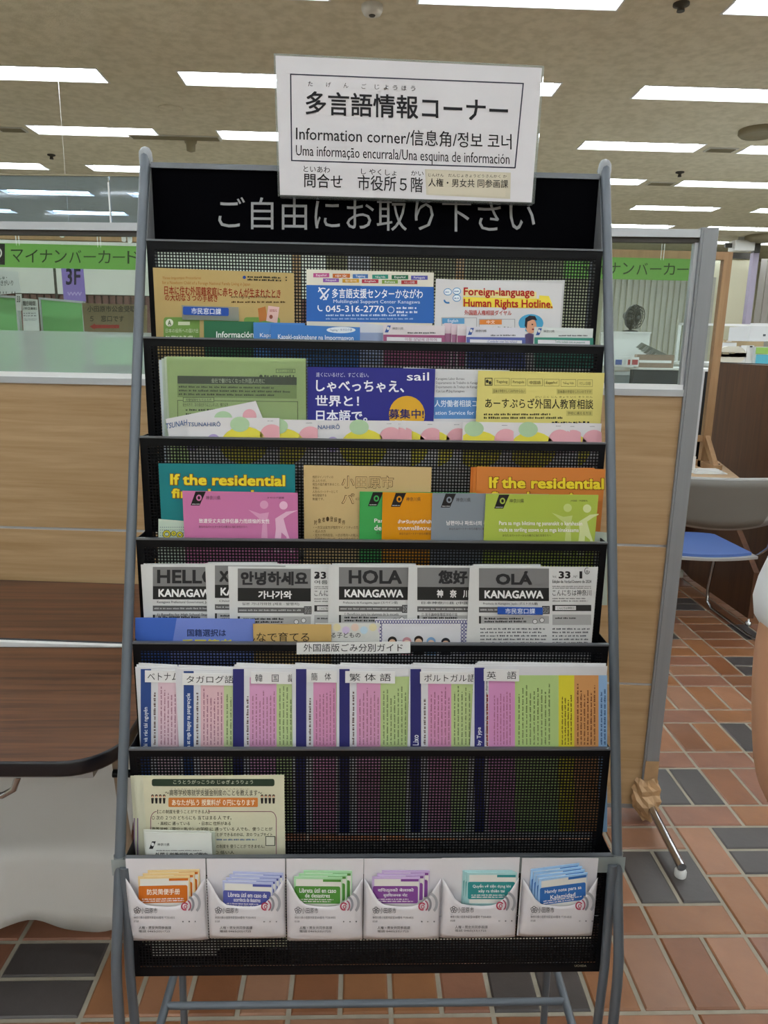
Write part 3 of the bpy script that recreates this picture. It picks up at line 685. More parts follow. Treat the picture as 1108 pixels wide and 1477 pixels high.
p = leaf('flyer', 'white foreign-language human rights hotline flyer with red title on yellow', 'flyer', 629, 812, 402, 2, .031, '#d4d4d6', yr=409)
p.poly([(668, 428), (778, 431), (778, 426), (792, 427), (796, 437), (798, 445), (730, 444), (668, 442)], '#e8d44a', 1); p.poly([(668, 417), (774, 421), (774, 431), (668, 427)], '#e6dc9a', 1)
p.text('Foreign-language', 669, 414.5, 771, 429.5, '#b0201c', 3, .022, shear=.012); p.text('Human Rights Hotline.', 669, 431, 797, 446, '#b0201c', 3, .022, shear=.014); p.text('外国語人権相談ダイヤル', 670, 447, 738, 454.5, '#b83a34', 3, .01, shear=.01)
for (cx, cy) in ((646, 421), (659, 420), (659, 430)): p.disc(cx, cy, 6, 5.2, '#4a90c4', 1); p.disc(cx, cy, 5, 4.2, '#dfe9f0', 2); p.lines(cx-3.5, cy-1.5, cx+3.5, cy+1.5, 1, '#2a6aa8', 3)
p.ring(646, 433, 6, 5, 2.4, '#3a7ab8', 2, 60, 190, 8)
p.frame(637, 458, 688, 480, .6, '#8a8a8e', 2); p.block(638, 459, 670, 467, '#5a9ac8', 1); p.text('English', 646, 460.5, 661, 466, '#f0f4f8', 3); p.frame(691, 460, 743, 482, .6, '#8a8a8e', 2); p.block(692, 461, 724, 468, '#d8823a', 1); p.text('中文', 702, 462, 714, 467, '#f8f0e8', 3); p.lines(639, 470, 686, 476, 1); p.lines(692, 470, 742, 476, 1)
p.disc(766, 466, 18, 13, '#4aa0c8', 1); p.disc(766, 470, 8, 11, '#d8a080', 3); p.poly([(757, 470), (758, 459), (764, 455), (772, 456), (775, 462), (768, 461), (761, 464), (760, 474)], '#26222a', 4); p.poly([(753, 500), (756, 483), (764, 480), (774, 484), (777, 500)], '#6a5a80', 2); p.disc(768, 468, 1.2, 1, '#1c1c1c', 4); p.disc(769, 475, 1.8, 1.2, '#8a2a2a', 4)
p.done()
# small booklets along the front of pocket 2
p = leaf('booklet', 'green booklet reading Información in front of the mustard flyer', 'booklet', 294, 367, 463, 2, .022, '#2e6a4a', yr=464, gloss=True); p.text('Información', 312, 478, 366, 487, '#eef2ee', 1, .012); p.done()
p = leaf('booklet', 'light blue booklet reading Kapa, half hidden beside the green booklet', 'booklet', 365.5, 440, 465, 2, .017, '#4a82c4', yr=466, gloss=True); p.text('Kapaki-pakinabang', 375, 480.5, 441, 488, '#e8eef8', 1, .006); p.done()
p = leaf('booklet', 'blue booklet titled Kapaki-pakinabang na Impormasyon with white oval', 'booklet', 390.5, 519.5, 467.5, 2, .012, '#3f79c0', yr=472, gloss=True); p.text('Kapaki-pakinabang na Impormasyon', 401, 482, 510, 491, '#eaf0f8', 1, .008, shear=.02); p.disc(492, 476, 21, 4.5, '#dfe8f0', 1); p.text('Tagalog・タガログ語', 476, 473.8, 508, 478.3, '#4a6a9a', 2); p.done()
def pref(p, x, y, s, col='#1c1c1c', body='#3a3a3a', m=None):      # slanted prefecture mark and its name
    p.poly([(x+4*s, y-5*s), (x+9*s, y-5*s), (x+5*s, y+5*s), (x, y+5*s)], col, 2); p.disc(x+4.8*s, y-1*s, 2*s, 2.4*s, m or '#d8d8d8', 3, 10); p.text('神奈川県', x+11*s, y-2.6*s, x+27*s, y+1.2*s, body, 3)
pam = [(519, 556, 464.5, .028, '#cdd0da', '#9aa8c8', 'pale lilac-blue pamphlet behind the first pink pamphlet', '', 470),
       (641, 652, 466, .024, '#d6c2ca', '#a06a8a', 'first thin pink pamphlet edge right of the Korean pink pamphlet', '', 466),
       (553, 642, 467.5, .020, '#dcd3d6', '#a0567c', 'white pamphlet with magenta band and Korean text, top shelf', '아동 상담에 관하여', 470),
       (652, 664, 467.5, .021, '#d6c2ca', '#a06a8a', 'second thin pink pamphlet edge right of the Korean pink pamphlet', '', 468),
       (660, 677, 469, .017, '#dcd3d6', '#a0567c', 'narrow magenta-banded pamphlet showing at the left of the violet one', '', 470),
       (673, 758, 471, .012, '#d4d4de', '#5a66a8', 'white pamphlet with violet blue band and Spanish text', '¡Cuidado con los niños!', 473),
       (771, 856, 471.5, .014, '#d2d8d6', '#3f8a78', 'white pamphlet with green band and Portuguese text at right end', 'Tenha cuidado com os pequenos', 474)]
for (a, b, y, off, c1, c2, lab, tx, y2) in pam:
    p = leaf('pamphlet', lab, 'pamphlet', a, b, y, 2, off, c1, yr=y2)
    p.block(a, y+15, b, y+60, c2, 1, skew=.01)
    if b-a > 60:
        p.block(a+5, y+18.5, b-5, y+24, '#e2e0e6', 2, skew=.02); p.text(tx, a+(b-a)*.35, y+19.5, b-12, y+24, c2, 3, 0, shear=.02); pref(p, a+2, y+7, 1.0, '#3a5aa0'); p.lines(a+35, y+11, b-4, y+14, 1, '#55555a', 2, .7)
    p.done()
# pocket 3
FG = '#c2da9a'
for k in range(3):
    leaf('document_folder', ['clear folder edge, outermost of the bundle left of the green notice', 'clear folder edge, middle of the bundle left of the green notice', 'clear folder edge nearest the green notice'][k], 'folder', 229+4*k, 300+4*k, 519-2*k, 3, .038-.002*k, ['#c8d2da', '#bccabc', '#d2dccc'][k], th=.0008).done()
p = leaf('notice', 'pale green notice in a clear folder with dark heading bar, second shelf', 'notice', 240, 441, 514, 3, .030, FG, yr=517)
p.block(256, 542, 428, 553.5, '#3a4a3e', 1, skew=.012); p.text('会社で働けなくなった外国人の方に', 305, 545.5, 382, 552.5, '#dfe8d0', 2, .0, shear=.01)
p.frame(398, 532, 426, 538, .7, '#55704a', 1); p.text('やさしい日本語', 401, 533, 423, 537, '#3a4a34', 2); p.disc(376.5, 543.5-.5, 2.5, 2.5, '#2a3a2a', 3); p.lines(381, 540, 425, 545, 1, '#4a5a44', 1, .7)
p.block(256, 554, 428, 573, '#96ae72', 1, skew=.012); p.lines(258, 555, 427, 571, 3, '#3f4c38', 2, .5, 12, skew=.012); p.frame(256, 577, 430, 700, .8, '#4a5a3c', 1, skew=.012); p.block(264, 573, 309, 580, FG, 2); p.frame(264, 573, 309, 580, .7, '#3a4a30', 3); p.text('労働保険をもらえる方', 268, 574.5, 305, 579, '#2f3c2a', 4)
p.text('自分の方で、次の会社が３以上しました。働ける方', 264, 581, 329, 586.5, '#33402c', 2); p.lines(268, 588, 330, 600, 2, '#3f4c38', 2, .5)
p.done()
m = MB(); Y = YL(3)+.0275; f = [at(236, 640, Y), at(444, 640, Y), at(444, 517, Y), at(236, 513, Y)]; m.hexa(f, [q+Vector((0, .0008, 0)) for q in f], glass('clear_folder', '#fbfdfa', haze=.05)); single(m, 'clear_folder', 'clear plastic sleeve over the pale green notice on second shelf', 'folder')
p = leaf('flyer', 'royal blue flyer with white Japanese slogan and yellow recruiting disc', 'flyer', 443, 628, 529, 3, .030, '#2e2f86', yr=532)
p.text('遠くにいるけど、すごく近い。', 456, 537, 532, 543.5, '#d8daf0', 1, shear=.01); p.text('しゃべっちゃえ、', 456, 548, 583, 565, '#f0f0fa', 1, .018, shear=.01); p.text('世界と！', 455, 570, 518, 586, '#f0f0fa', 1, .018, shear=.01); p.text('日本語で。', 456, 591, 530, 608, '#f0f0fa', 1, .018, shear=.01)
p.text('sail', 587, 537, 619, 549, '#f4f4fa', 1, .005); p.disc(587, 598, 26, 27, '#d8a62e', 1); p.text('募集中!', 561, 590, 611.5, 604, '#2a2660', 2, .016); p.done()
p = leaf('sheet', 'blank white sheet top showing above the royal blue flyer', 'sheet', 582, 640, 530, 3, .036, '#d8d8d8', yr=532.5); p.done()
p = leaf('flyer', 'white flyer with blue labour consultation band behind the yellow notice', 'flyer', 626, 735, 532, 3, .033, '#cdcfd2', yr=534)
for k, t in enumerate(['Kanagawa Labor Bureau', 'Departamento de Trabalho de Kanagawa', 'Departamento de Trabajo de Kanagawa', 'Cục Lao Động Kanagawa']): p.text(t, 629, 544.5+k*5.9, 668+(26 if k in (1, 2) else 2), 549+k*5.9, '#4a4a50', 1)
p.block(626, 573, 735, 604, '#5686c0', 1); p.text('人労働者相談コーナー', 627, 577, 715, 587, '#e4ecf6', 2, .008); p.text('ation Service for Foreign Workers', 628, 592.5, 745, 600, '#e4ecf6', 2, .004); p.done()
p = leaf('notice', 'pale yellow notice offering schooling consultation, right end of second shelf', 'notice', 690, 874, 534.5, 3, .026, '#d6cb78', yr=538)
p.frame(699.5, 545, 710.5, 556, 1, '#2a2a20', 2); p.disc(703, 550, 2, 2.5, '#2a2a20', 2); p.disc(707, 552, 2, 2.5, '#2a2a20', 2)
for k, t in enumerate(['Tagalog', 'Português', '中国語', 'Español', 'Tiếng Việt', 'やさしい日本語']):
    a = 713+k*24; p.frame(a, 545.5+k*.4, a+22, 556+k*.4, .5, '#7a7448', 1); p.text(t, a+3, 548.5+k*.4, a+19, 553.5+k*.4, '#3a3a24', 2)
for (a, b, y, t) in ((710, 759, 560, '日本の学校のしくみが分からない'), (803, 855, 561, '日本語の学習をしたいのですが'), (817, 855, 592, '学校に通える方法')): p.block(a, y, b, y+8, '#c0b66a', 1); p.text(t, a+2, y+1.7, b-2, y+6.3, '#4a462a', 2)
p.text('あーすぷらざ外国人教育相談', 700, 574, 856, 588.5, '#24241a', 1, .008, shear=.012); p.text('がい こく じん きょう いく そう だん', 772, 571, 855, 574, '#4a4630', 1); p.lines(698, 595, 812, 605, 2, '#4a462c', 1, .6, 14); p.lines(796, 607, 855, 612, 1, '#24241a', 1, .8); p.done()
# pastel pamphlets
def tsuna(label, a, b, yt, off, full=135, right=True, yr=None, group=None, txt=True):
    p = leaf('pamphlet', label, 'pamphlet', a, b, yt, 3, off, '#d8d6d8', yr=yr if yr else yt+1)
    r = b; l = b-full if right else a
    p.disc(l+84, yt+40, 34, 27, '#dcd04c', 1); p.disc(l+78, yt+10, 14, 11, '#a9c6a0', 2); p.disc(l+124, yt+26, 17, 16, '#dca3ac', 1); p.disc(l+8, yt+38, 12, 10, '#a796c6', 1); p.disc(l+40, yt+35, 10, 11, '#a796c6', 2)
    if txt and l+3 >= a-22 and l+20 < b: p.text('TSUNAHIRŌ', l+3, yt+5.5, l+50, yt+13, '#3c5a8c', 2, .008)
    p.lines(l+118, yt+4, l+127, yt+6, 1, '#8a8a90', 2); p.done(); return p
R = [('pastel polka-dot pamphlet, fully shown front one at the left of second shelf', 270, 403, 602, .008, None), ('pastel pamphlet second from left, showing a green and a pink dot', 396, 458.5, 605, .011, None),
     ('pastel pamphlet with cut-off title beside the dark blue flyer', 436, 575, 606, .014, None), ('pastel pamphlet sliver just right of the cut-off title one', 570, 586, 606.5, .016, None), ('second pastel sliver under the yellow disc flyer', 580, 594, 606.5, .018, None),
     ('pastel pamphlet edge with pink dot below the labour flyer', 588, 634, 607, .020, None), ('pastel pamphlet edge with pink dot at left of yellow notice', 628, 672, 607.5, .0215, None)]
for (lab, a, b, y, off, _) in R: tsuna(lab, a, b, y, off)
for (lab, a, b, y, off) in (('pastel pamphlet with green and yellow dots under the yellow notice, first', 668, 741, 608.5, .008), ('pastel pamphlet with green and yellow dots under the yellow notice, second', 738, 819, 609.5, .010), ('thin pastel sliver near the right end of second shelf', 815, 823, 610, .012), ('thin pastel pamphlet edge, last but one on second shelf', 820, 838, 610, .014), ('pastel pamphlet edge at extreme right end of second shelf', 834, 868, 610, .016)): tsuna(lab, a, b, y, off)
# the slanting one at far left
Yt = YL(3)+.0045; m = MB(); pa = [at(240, 636, Yt), at(382, 618, Yt), at(366.5, 579.5, Yt), at(234.5, 606, Yt)]
m.hexa([pa[0], pa[1], pa[2], pa[3]], [q+Vector((0, .0012, 0)) for q in pa], paper('#d8d6d8')); o = single(m, 'pamphlet', 'pastel pamphlet tilted up to the right at the left end of second shelf', 'pamphlet')
o.location.y += .018
YT2 = Yt+.018
q = Print(o, lambda a, b, l: at(a, b, YT2-INK*l)); q.text('TSUNAH', 239, 611, 270, 619, '#3c5a8c', 2, .008, shear=-.2); q.disc(322, 603, 13, 10, '#a9c6a0', 2); q.disc(360, 600, 10, 10, '#dca3ac', 1); q.done()
for o_ in [o]: pass
# pocket 4 -------------------------------------------------------
def fire(label, a, b, y, off, c, c2, yr, dot):
    p = leaf('poster_leaflet', label, 'leaflet', a, b, y, 4, off, c, yr=yr, gloss=True)
    for (t, x0, y0, x1, y1) in (('If the residential', a+17, y+15, a+183, y+31), ('fire alarm rings', a+19, y+36, a+171, y+54)):
        p.text(t, x0-.6, y0-.8, x1+.8, y1+.8, '#7a4a14', 2, .07, shear=.012); p.text(t, x0, y0, x1, y1, '#e6cf30', 3, .032, shear=.012)
    p.poly([(a, y+80), (b, y+95), (b, y+200), (a, y+200)], c2, 1)
    rr = random.Random(dot)
    for k in range(60):
        x = a+3+(k % 12)*3; yy = y+92+(k//12)*4; p.disc(x, yy, .9, .9, '#8a9a9a', 2, 6)
    for (cx, cy, r) in ((a+12, y+102, 6), (a+22, y+101, 4), (a+31, y+103, 5)): p.ring(cx, cy, r, r, 3.4, '#3a3a20', 3); p.ring(cx, cy, r-.7, r-.7, 2, '#dcd040', 4)
    p.done()
fire('teal fire alarm leaflet with yellow English title, left of third shelf', 228.5, 425.5, 668.5, .030, '#1d7a80', '#c3d3c3', 670, 1)
leaf('poster_leaflet', 'orange leaflet edge showing first at left behind the orange fire leaflet', 'leaflet', 679.5, 850, 674, 4, .034, '#c8702c', yr=675, gloss=True).done()
leaf('poster_leaflet', 'orange leaflet edge showing second at left behind the orange fire leaflet', 'leaflet', 684, 858, 674, 4, .032, '#cf7a34', yr=675, gloss=True).done()
fire('orange fire alarm leaflet with yellow English title, right of third shelf', 688.5, 876, 673, .030, '#cc7c3a', '#c9d6c8', 677, 2)
p = leaf('flyer', 'tan flyer with outlined city title in the middle of third shelf', 'flyer', 438, 623, 671, 4, .028, '#c4aa78', yr=674)
for (t, x0, y0, x1, y1) in (('小田原市', 493, 686, 568, 704), ('パートナー', 493, 712, 590, 727)):
    p.text(t, x0-.3, y0-.3, x1+.3, y1+.3, '#4a3820', 1, .028, shear=.01); p.text(t, x0+.5, y0+.5, x1-.5, y1-.5, '#d0b27c', 2, .002, shear=.01)
for k, t in enumerate(['性的マイノリティの', 'おふたりが、', '相互の協力者であること、', '市長に', '人生のパートナーとして', '申告登録する', '制度です。']): p.text(t, 451, 686+k*5.3, 451+len(t)*3.3, 690+k*5.3, '#4a3820', 1)
for k, t in enumerate('対象者・登録要件'): p.text(t, 453+k*5.8, 750-5*math.sin(math.pi*k/7), 457.5+k*5.8, 757-5*math.sin(math.pi*k/7), '#4a3820', 1, .004)
for k, t in enumerate(['・一方又は双方が性的マイノリティの方', '・成人の方', '・双方が市内在住、一方が市内への転入', '・配偶者がいない方、または他の相手と']): p.text(t, 452, 758.5+k*5.6, 452+len(t)*3.6, 763+k*5.6, '#4a3820', 1)
p.done()
def dv(label, a, b, y, off, c, main, sub, yr):
    p = leaf('leaflet', label, 'leaflet', a, b, y, 4, off, c, yr=yr, gloss=True)
    p.poly([(a+19, y+1), (a+34, y+1), (a+25, y+21), (a+12, y+21)], '#1a1718', 1); p.disc(a+24, y+10, 4, 4.6, c, 2, 12); p.disc(a+24, y+10, 2, 2.6, '#1a1718', 3, 8); p.lines(a+14, y+18, a+25, y+20, 1, '#d0d0d0', 2, ragged=0)
    p.text('神奈川県', a+34, y+7, a+55, y+13, '#3a3030', 1)
    L = {'#': 0}; lt = tuple(min(255, int(int(c[i:i+2], 16)*.72+255*.28)) for i in (1, 3, 5)); l2 = '#%02x%02x%02x' % lt; lt = tuple(min(255, int(int(c[i:i+2], 16)*.55+255*.45)) for i in (1, 3, 5)); l3 = '#%02x%02x%02x' % lt
    p.disc(a+118, y+20, 6, 6, l2, 1); p.disc(a+146, y+21, 6, 6, l3, 1)
    p.poly([(a+95, y+27), (a+112, y+33), (a+125, y+31), (a+122, y+45), (a+124, y+90), (a+112, y+90), (a+116, y+44), (a+106, y+36)], l2, 1)
    p.poly([(a+167, y+28), (a+150, y+30), (a+134, y+40), (a+135, y+55), (a+131, y+90), (a+141, y+90), (a+143, y+60), (a+150, y+66), (a+156, y+90), (a+162, y+90), (a+150, y+55), (a+146, y+40), (a+156, y+33)], l3, 2)
    for k, t in enumerate(main): p.text(t[0], a+t[1], y+39+k*9.5-(0 if len(main) > 1 else -1), a+t[2], y+46.5+k*9.5, '#f2ecec', 3, .012, shear=.006)
    p.text(sub, a+24, y+50+(8 if len(main) > 1 else 0), a+94, y+53.5+(8 if len(main) > 1 else 0), '#4a3434', 3)
    p.text('タガログ語版' if c[1] in 'bc' else '(中国語・中国簡体)', a+122, y+8.5, a+147, y+11.5, '#4a3434', 3); p.done()
sb = 'あなたはパートナーからの暴力に悩む女性たちへ'
dv('bright pink leaflet with white Chinese title, left on third shelf', 263, 429.5, 708, .014, '#c474a2', [('致遭受丈夫或伴侣暴力而烦恼的女性', 24, 126)], sb, 711)
dv('bright green leaflet strip with slanted black mark, middle of third shelf', 519, 687, 709, .020, '#3f9f52', [('Para mujeres que sufren', 21, 120), ('de malos tratos', 21, 90)], sb, 711)
dv('orange yellow leaflet with Thai text, middle of third shelf', 552, 720, 710, .016, '#d08a10', [('สำหรับคุณที่กำลังทุกข์ใจ', 22, 92), ('จากการใช้ความรุนแรง', 22, 92)], sb, 713)
dv('grey leaflet with white Korean text, between orange and lime leaflets', 624, 792, 711, .012, '#7f8790', [('남편이나 파트너의 폭력으로', 20, 98)], sb, 713)
dv('lime green leaflet with Tagalog text, right on third shelf', 701, 863.5, 712.5, .008, '#a6b84c', [('Para sa mga biktima ng pananakit o karahasan', 19, 139), ('mula sa sariling asawa o sa mga kinakasama', 19, 134)], sb, 714)
# pocket 5: newsletters ------------------------------------------
def news(label, a, b, y, off, big, mid, sub, bx0, bx1, vol=None, yr=None, bsz=None, x33=None):
    p = leaf('newsletter', label, 'newsletter', a, b, y, 5, off, '#cfd0cf', yr=yr or y+1.5)
    w = bx1-bx0
    p.block(bx0, y+3, bx1, y+31, '#7c7c7c', 1, skew=.005); p.block(bx0, y+31, bx1, y+50, '#242424', 1, skew=.005)
    L, R = bsz or (.1, .9); p.text(big, bx0+w*L, y+7, bx0+w*R, y+27, '#2a2a2c', 2, .03 if big.isascii() else .04, shear=.005)
    l2, r2 = (.08, .92) if mid == 'KANAGAWA' else (.28, .74); p.text(mid, bx0+w*l2, y+35, bx0+w*r2, y+46.5, '#e6e6e6', 2, .028, shear=.005)
    p.text(sub, bx0+w*.06, y+52, bx0+w*.84, y+56.5, '#303034', 1, .004, shear=.004)
    p.block(bx0, y+59, bx1, y+67, '#5a5a5a', 1, skew=.005); p.lines(bx0+2, y+61, bx1-14, y+65, 1, '#b0b0b0', 2, .6, ragged=0); p.block(bx1-10, y+57.5, bx1+1, y+69, '#3a3a3a', 2)
    p.lines(bx1-9, y+58.5, bx1, y+68, 5, '#c8c8c8', 3, .5, 3, ragged=0)
    p.block(bx0, y+72, bx1, y+83, '#a8a8a8', 1); p.block(bx0, y+72, bx0+3, y+83, '#2a2a2a', 2)
    p.lines(bx0+8, y+73.5, bx0+w*.72, y+82, 2, '#26262a', 2, .65, 14)
    for (cx, cy) in ((bx0+w*.80, y+80), (bx0+w*.9, y+78)): p.disc(cx, cy, 3.6, 3.6, '#d8d8d8', 2); p.ring(cx, cy, 3.6, 3.6, .7, '#3a3a3a', 3)
    p.lines(bx0+2, y+88, bx1-2, y+118, 6, '#5a5a60', 1, .5, 7, ragged=.1)
    if vol:
        x = bx1+5; e = b-8
        p.text('Vol.' if big[0] != '안' else '.', x, y+13.5, x+6, y+17, '#303034', 1); x = x-(9 if big[0] == '안' else 0); p.text('33', x+9, y+7.5, x+26, y+18, '#1c1c20', 1, .03); p.text(', Nº', x+28, y+13.5, x+36, y+17.5, '#303034', 1); p.text('1', x+39, y+7.5, x+43, y+18, '#1c1c20', 1, .03)
        x = x+(9 if big[0] == '안' else 0); p.text(vol, x, y+20, min(x+56, e+20), y+25.5, '#3a3a3e', 1, .006); p.lines(x, y+28, x+56, y+33, 2, '#6a6a6a', 1, .5, ragged=0)
        p.text('こんにちは神奈川', x, y+34, x+56, y+43, '#2c2c30', 1, .002); p.lines(x, y+45, x+56, y+52, 2, '#7a7a7a', 1, .5)
        p.block(x, y+56, x+56, y+65, '#2c2c2c', 1); p.block(x+4, y+57.5, x+34, y+63.5, '#c8c8c8', 2); p.text('こんにちは神奈川', x+7, y+58.5, x+31, y+62.5, '#3a3a3a', 3)
        p.block(x, y+70, x+56, y+85, '#a8a8a8', 1); p.lines(x+4, y+73, x+40, y+77, 1, '#4a4a4a', 2); p.lines(x, y+88, x+56, y+118, 6, '#5a5a60', 1, .5, 7, ragged=.1)
        p.ring(x+50, y+7, 4, 5, 1, '#5a5a5a', 2, 0, 300); p.disc(x+50, y+8, 2, 2.5, '#9a9a9a', 2)
    return p
for (a, b, y, off, lab) in ((207, 300, 813, .040, 'white newsletter sheet edge behind the HELLO newsletter'), (300, 400, 811, .038, 'white newsletter sheet top behind the cut-off X newsletter'), (479, 600, 813, .036, 'white newsletter sheet top behind the HOLA newsletter'), (683, 780, 814, .036, 'white newsletter sheet top behind the OLÁ newsletter')):
    leaf('newsletter', lab, 'newsletter', a, b, y, 5, off, '#d2d3d2').done()
p = news('English HELLO newsletter at left end of fourth shelf', 203, 385, 814.5, .034, 'HELLO', 'KANAGAWA', 'Kanagawa Prefectural Government, Japan', 220.5, 322, bsz=(.06, .93)); p.text('1) Benefits for High School Students', 227, 884.5, 310, 889.5, '#26262a', 3, .004); p.done()
p = news('newsletter with its title cut to an X, second on fourth shelf', 296, 478, 812.5, .030, 'XIN CHÀO', 'KANAGAWA', 'Chính quyền tỉnh Kanagawa', 310, 412, bsz=(.06, .95)); p.done()
p = news('Korean newsletter with issue number 33 on fourth shelf', 329, 490, 817, .026, '안녕하세요', '가나가와', '일본 가나가와현 (제호 · 발행처)', 343, 448.5, vol='여름 · 가을', bsz=(.04, .96)); p.done()
p = news('Spanish HOLA newsletter in the middle of fourth shelf', 473.5, 655, 815, .022, 'HOLA', 'KANAGAWA', 'Prefectura de Kanagawa, Japón (スペイン語)', 489, 590, bsz=(.14, .90)); p.text('1) Beneficios para los alumnos de la escuela', 497, 884, 575, 889, '#26262a', 3); p.done()
p = news('Chinese newsletter beside the HOLA newsletter on fourth shelf', 589.5, 765, 815.5, .018, '您好', '神　奈　川', '日本神奈川县 (中国語)', 602, 703, bsz=(.30, .72)); p.text('① 关于高中生等奖学给付金', 608, 884, 660, 889, '#26262a', 3); p.done()
p = news('Portuguese OLÁ newsletter at right end of fourth shelf', 678, 863, 816.5, .012, 'OLÁ', 'KANAGAWA', 'Província de Kanagawa, Japão (ポルトガル語)', 691, 792, vol='Edição de Verão/Outono de 2024', bsz=(.24, .76)); p.done()
Y5 = p.Y-.003
m = MB(); f = [at(718, 886, Y5), at(783, 887, Y5), at(783, 876.5, Y5), at(718, 875.5, Y5)]; m.hexa(f, [q+Vector((0, .001, 0)) for q in f], ink('#2450a8')); to = single(m, 'name_tag', 'blue 市民窓口課 tag on the OLÁ newsletter', 'name tag')
q = Print(to, lambda a, b, l: at(a, b, Y5-INK*l)); q.text('市民窓口課', 729, 877.5, 772, 885.5, '#dfe6f4', 1, .01); q.done()
p = leaf('flyer', 'blue-violet flyer on choosing nationality in front of the HELLO newsletter', 'flyer', 195, 367.5, 891, 5, .015, '#6f83cc', yr=893)
p.poly([(195, 891), (255, 891), (240, 980), (195, 980)], '#3d62b8', 1); p.text('国籍選択は', 270, 907.5, 326, 918, '#22305c', 2, .012); p.text('重国籍者', 262, 922, 335, 936, '#d8cf3c', 2, .03); p.done()
p = leaf('flyer', 'tan flyer reading なで育てる between blue and white flyers', 'flyer', 365, 478, 900, 5, .009, '#c0a064', yr=901); p.text('みんなで育てる', 338, 912, 446, 926, '#2c2418', 1, .002); p.done()
p = leaf('flyer', 'pale flyer with pastel dots reading ながる子どもの', 'flyer', 455, 548, 899, 5, .012, '#cfcfca')
for k in range(8): p.disc(460+k*13, 905+(k % 2)*4, 5.5, 5.5, ['#dcc3b4', '#b4cddc', '#d8cfa6', '#c8b8d6'][k % 4], 1)
p.text('つながる子どもの', 451, 912, 520, 920, '#2a2a2c', 2, .004); p.done()
p = leaf('flyer', 'white flyer with indigo lace border and cartoon heads below newsletters', 'flyer', 541, 675.5, 893, 5, .014, '#d3d3d8')
for k in range(34):
    p.ring(543.5+k*3.95, 897, 2.4, 2.8, 1, '#4a4a86', 1)
for k in range(9):
    for x in (544.5, 549, 667, 672): p.ring(x, 902+k*5, 2.4, 2.8, 1, '#4a4a86', 1)
for (cx, cy, hc, fc) in ((566, 924, '#26221f', '#e0b89a'), (587, 925, '#c89098', '#e8c6b2'), (604, 923, '#2c211c', '#e0b89a'), (622, 925, '#7aa0c8', '#e4c2a8'), (643, 926, '#22222a', '#dcb496')):
    p.disc(cx, cy, 6.5, 6, hc, 2); p.disc(cx, cy+3, 5, 5, fc, 3); p.poly([(cx-8, 945), (cx-6, cy+8), (cx+6, cy+8), (cx+8, 945)], hc, 1)
p.done()
# title strip stuck on lip 5
Ys = YL(5)-.004; m = MB(); f = [at(428, 944, Ys), at(592, 942, Ys), at(592, 925.5, Ys), at(428, 927, Ys)]; m.hexa(f, [q+Vector((0, .0006, 0)) for q in f], paper('#dcdcda')); o = single(m, 'title_strip', 'white paper strip naming the garbage sorting guides below fourth shelf', 'label')
q = Print(o, lambda a, b, l: at(a, b, Ys-INK*l)); q.text('外国語版ごみ分別ガイド', 438, 928.5, 581, 940, '#1a1a1e', 1, .002); q.done()
# pocket 6: sorting guides ---------------------------------------
G6 = [('Vietnamese', 195, 258, 962, '#2f4a86', 203, 218, 'ベトナム', 209, 262, 'ải và rác tài nguyên', '#d8bcc8', '#c8a6b4'),
      ('Tagalog', 252.5, 348, 965, '#2f4a86', 265, 279.5, 'タガログ語', 263, 343, 'a at mga bagay na pangrecycle', '#d8b4bc', '#bccb9a'),
      ('Korean', 336, 440, 962, '#2f2f6c', 336, 352, '韓　国　語', 362, 432, '', '#d19ac0', '#b6ca92'),
      ('simplified Chinese', 421, 500, 962, '#2f2f6c', 427, 442, '簡　体　語', 443, 503, '', '#cf8fb6', '#b6ca92'),
      ('traditional Chinese', 486, 605, 962, '#2f2f6c', 489.5, 504.5, '繁 体 語', 498, 570, '', '#cf96ba', '#b2c78c'),
      ('Portuguese', 591, 698, 962, '#2f2f6c', 592, 607.5, 'ポルトガル語', 606, 692, 'Lixo', '#cf90b8', '#b6ca8e'),
      ('English', 684, 876.5, 960, '#2f2f74', 684.5, 699, '英　語', 698, 749, 'by Type', '#cf8fbc', '#aecb86')]
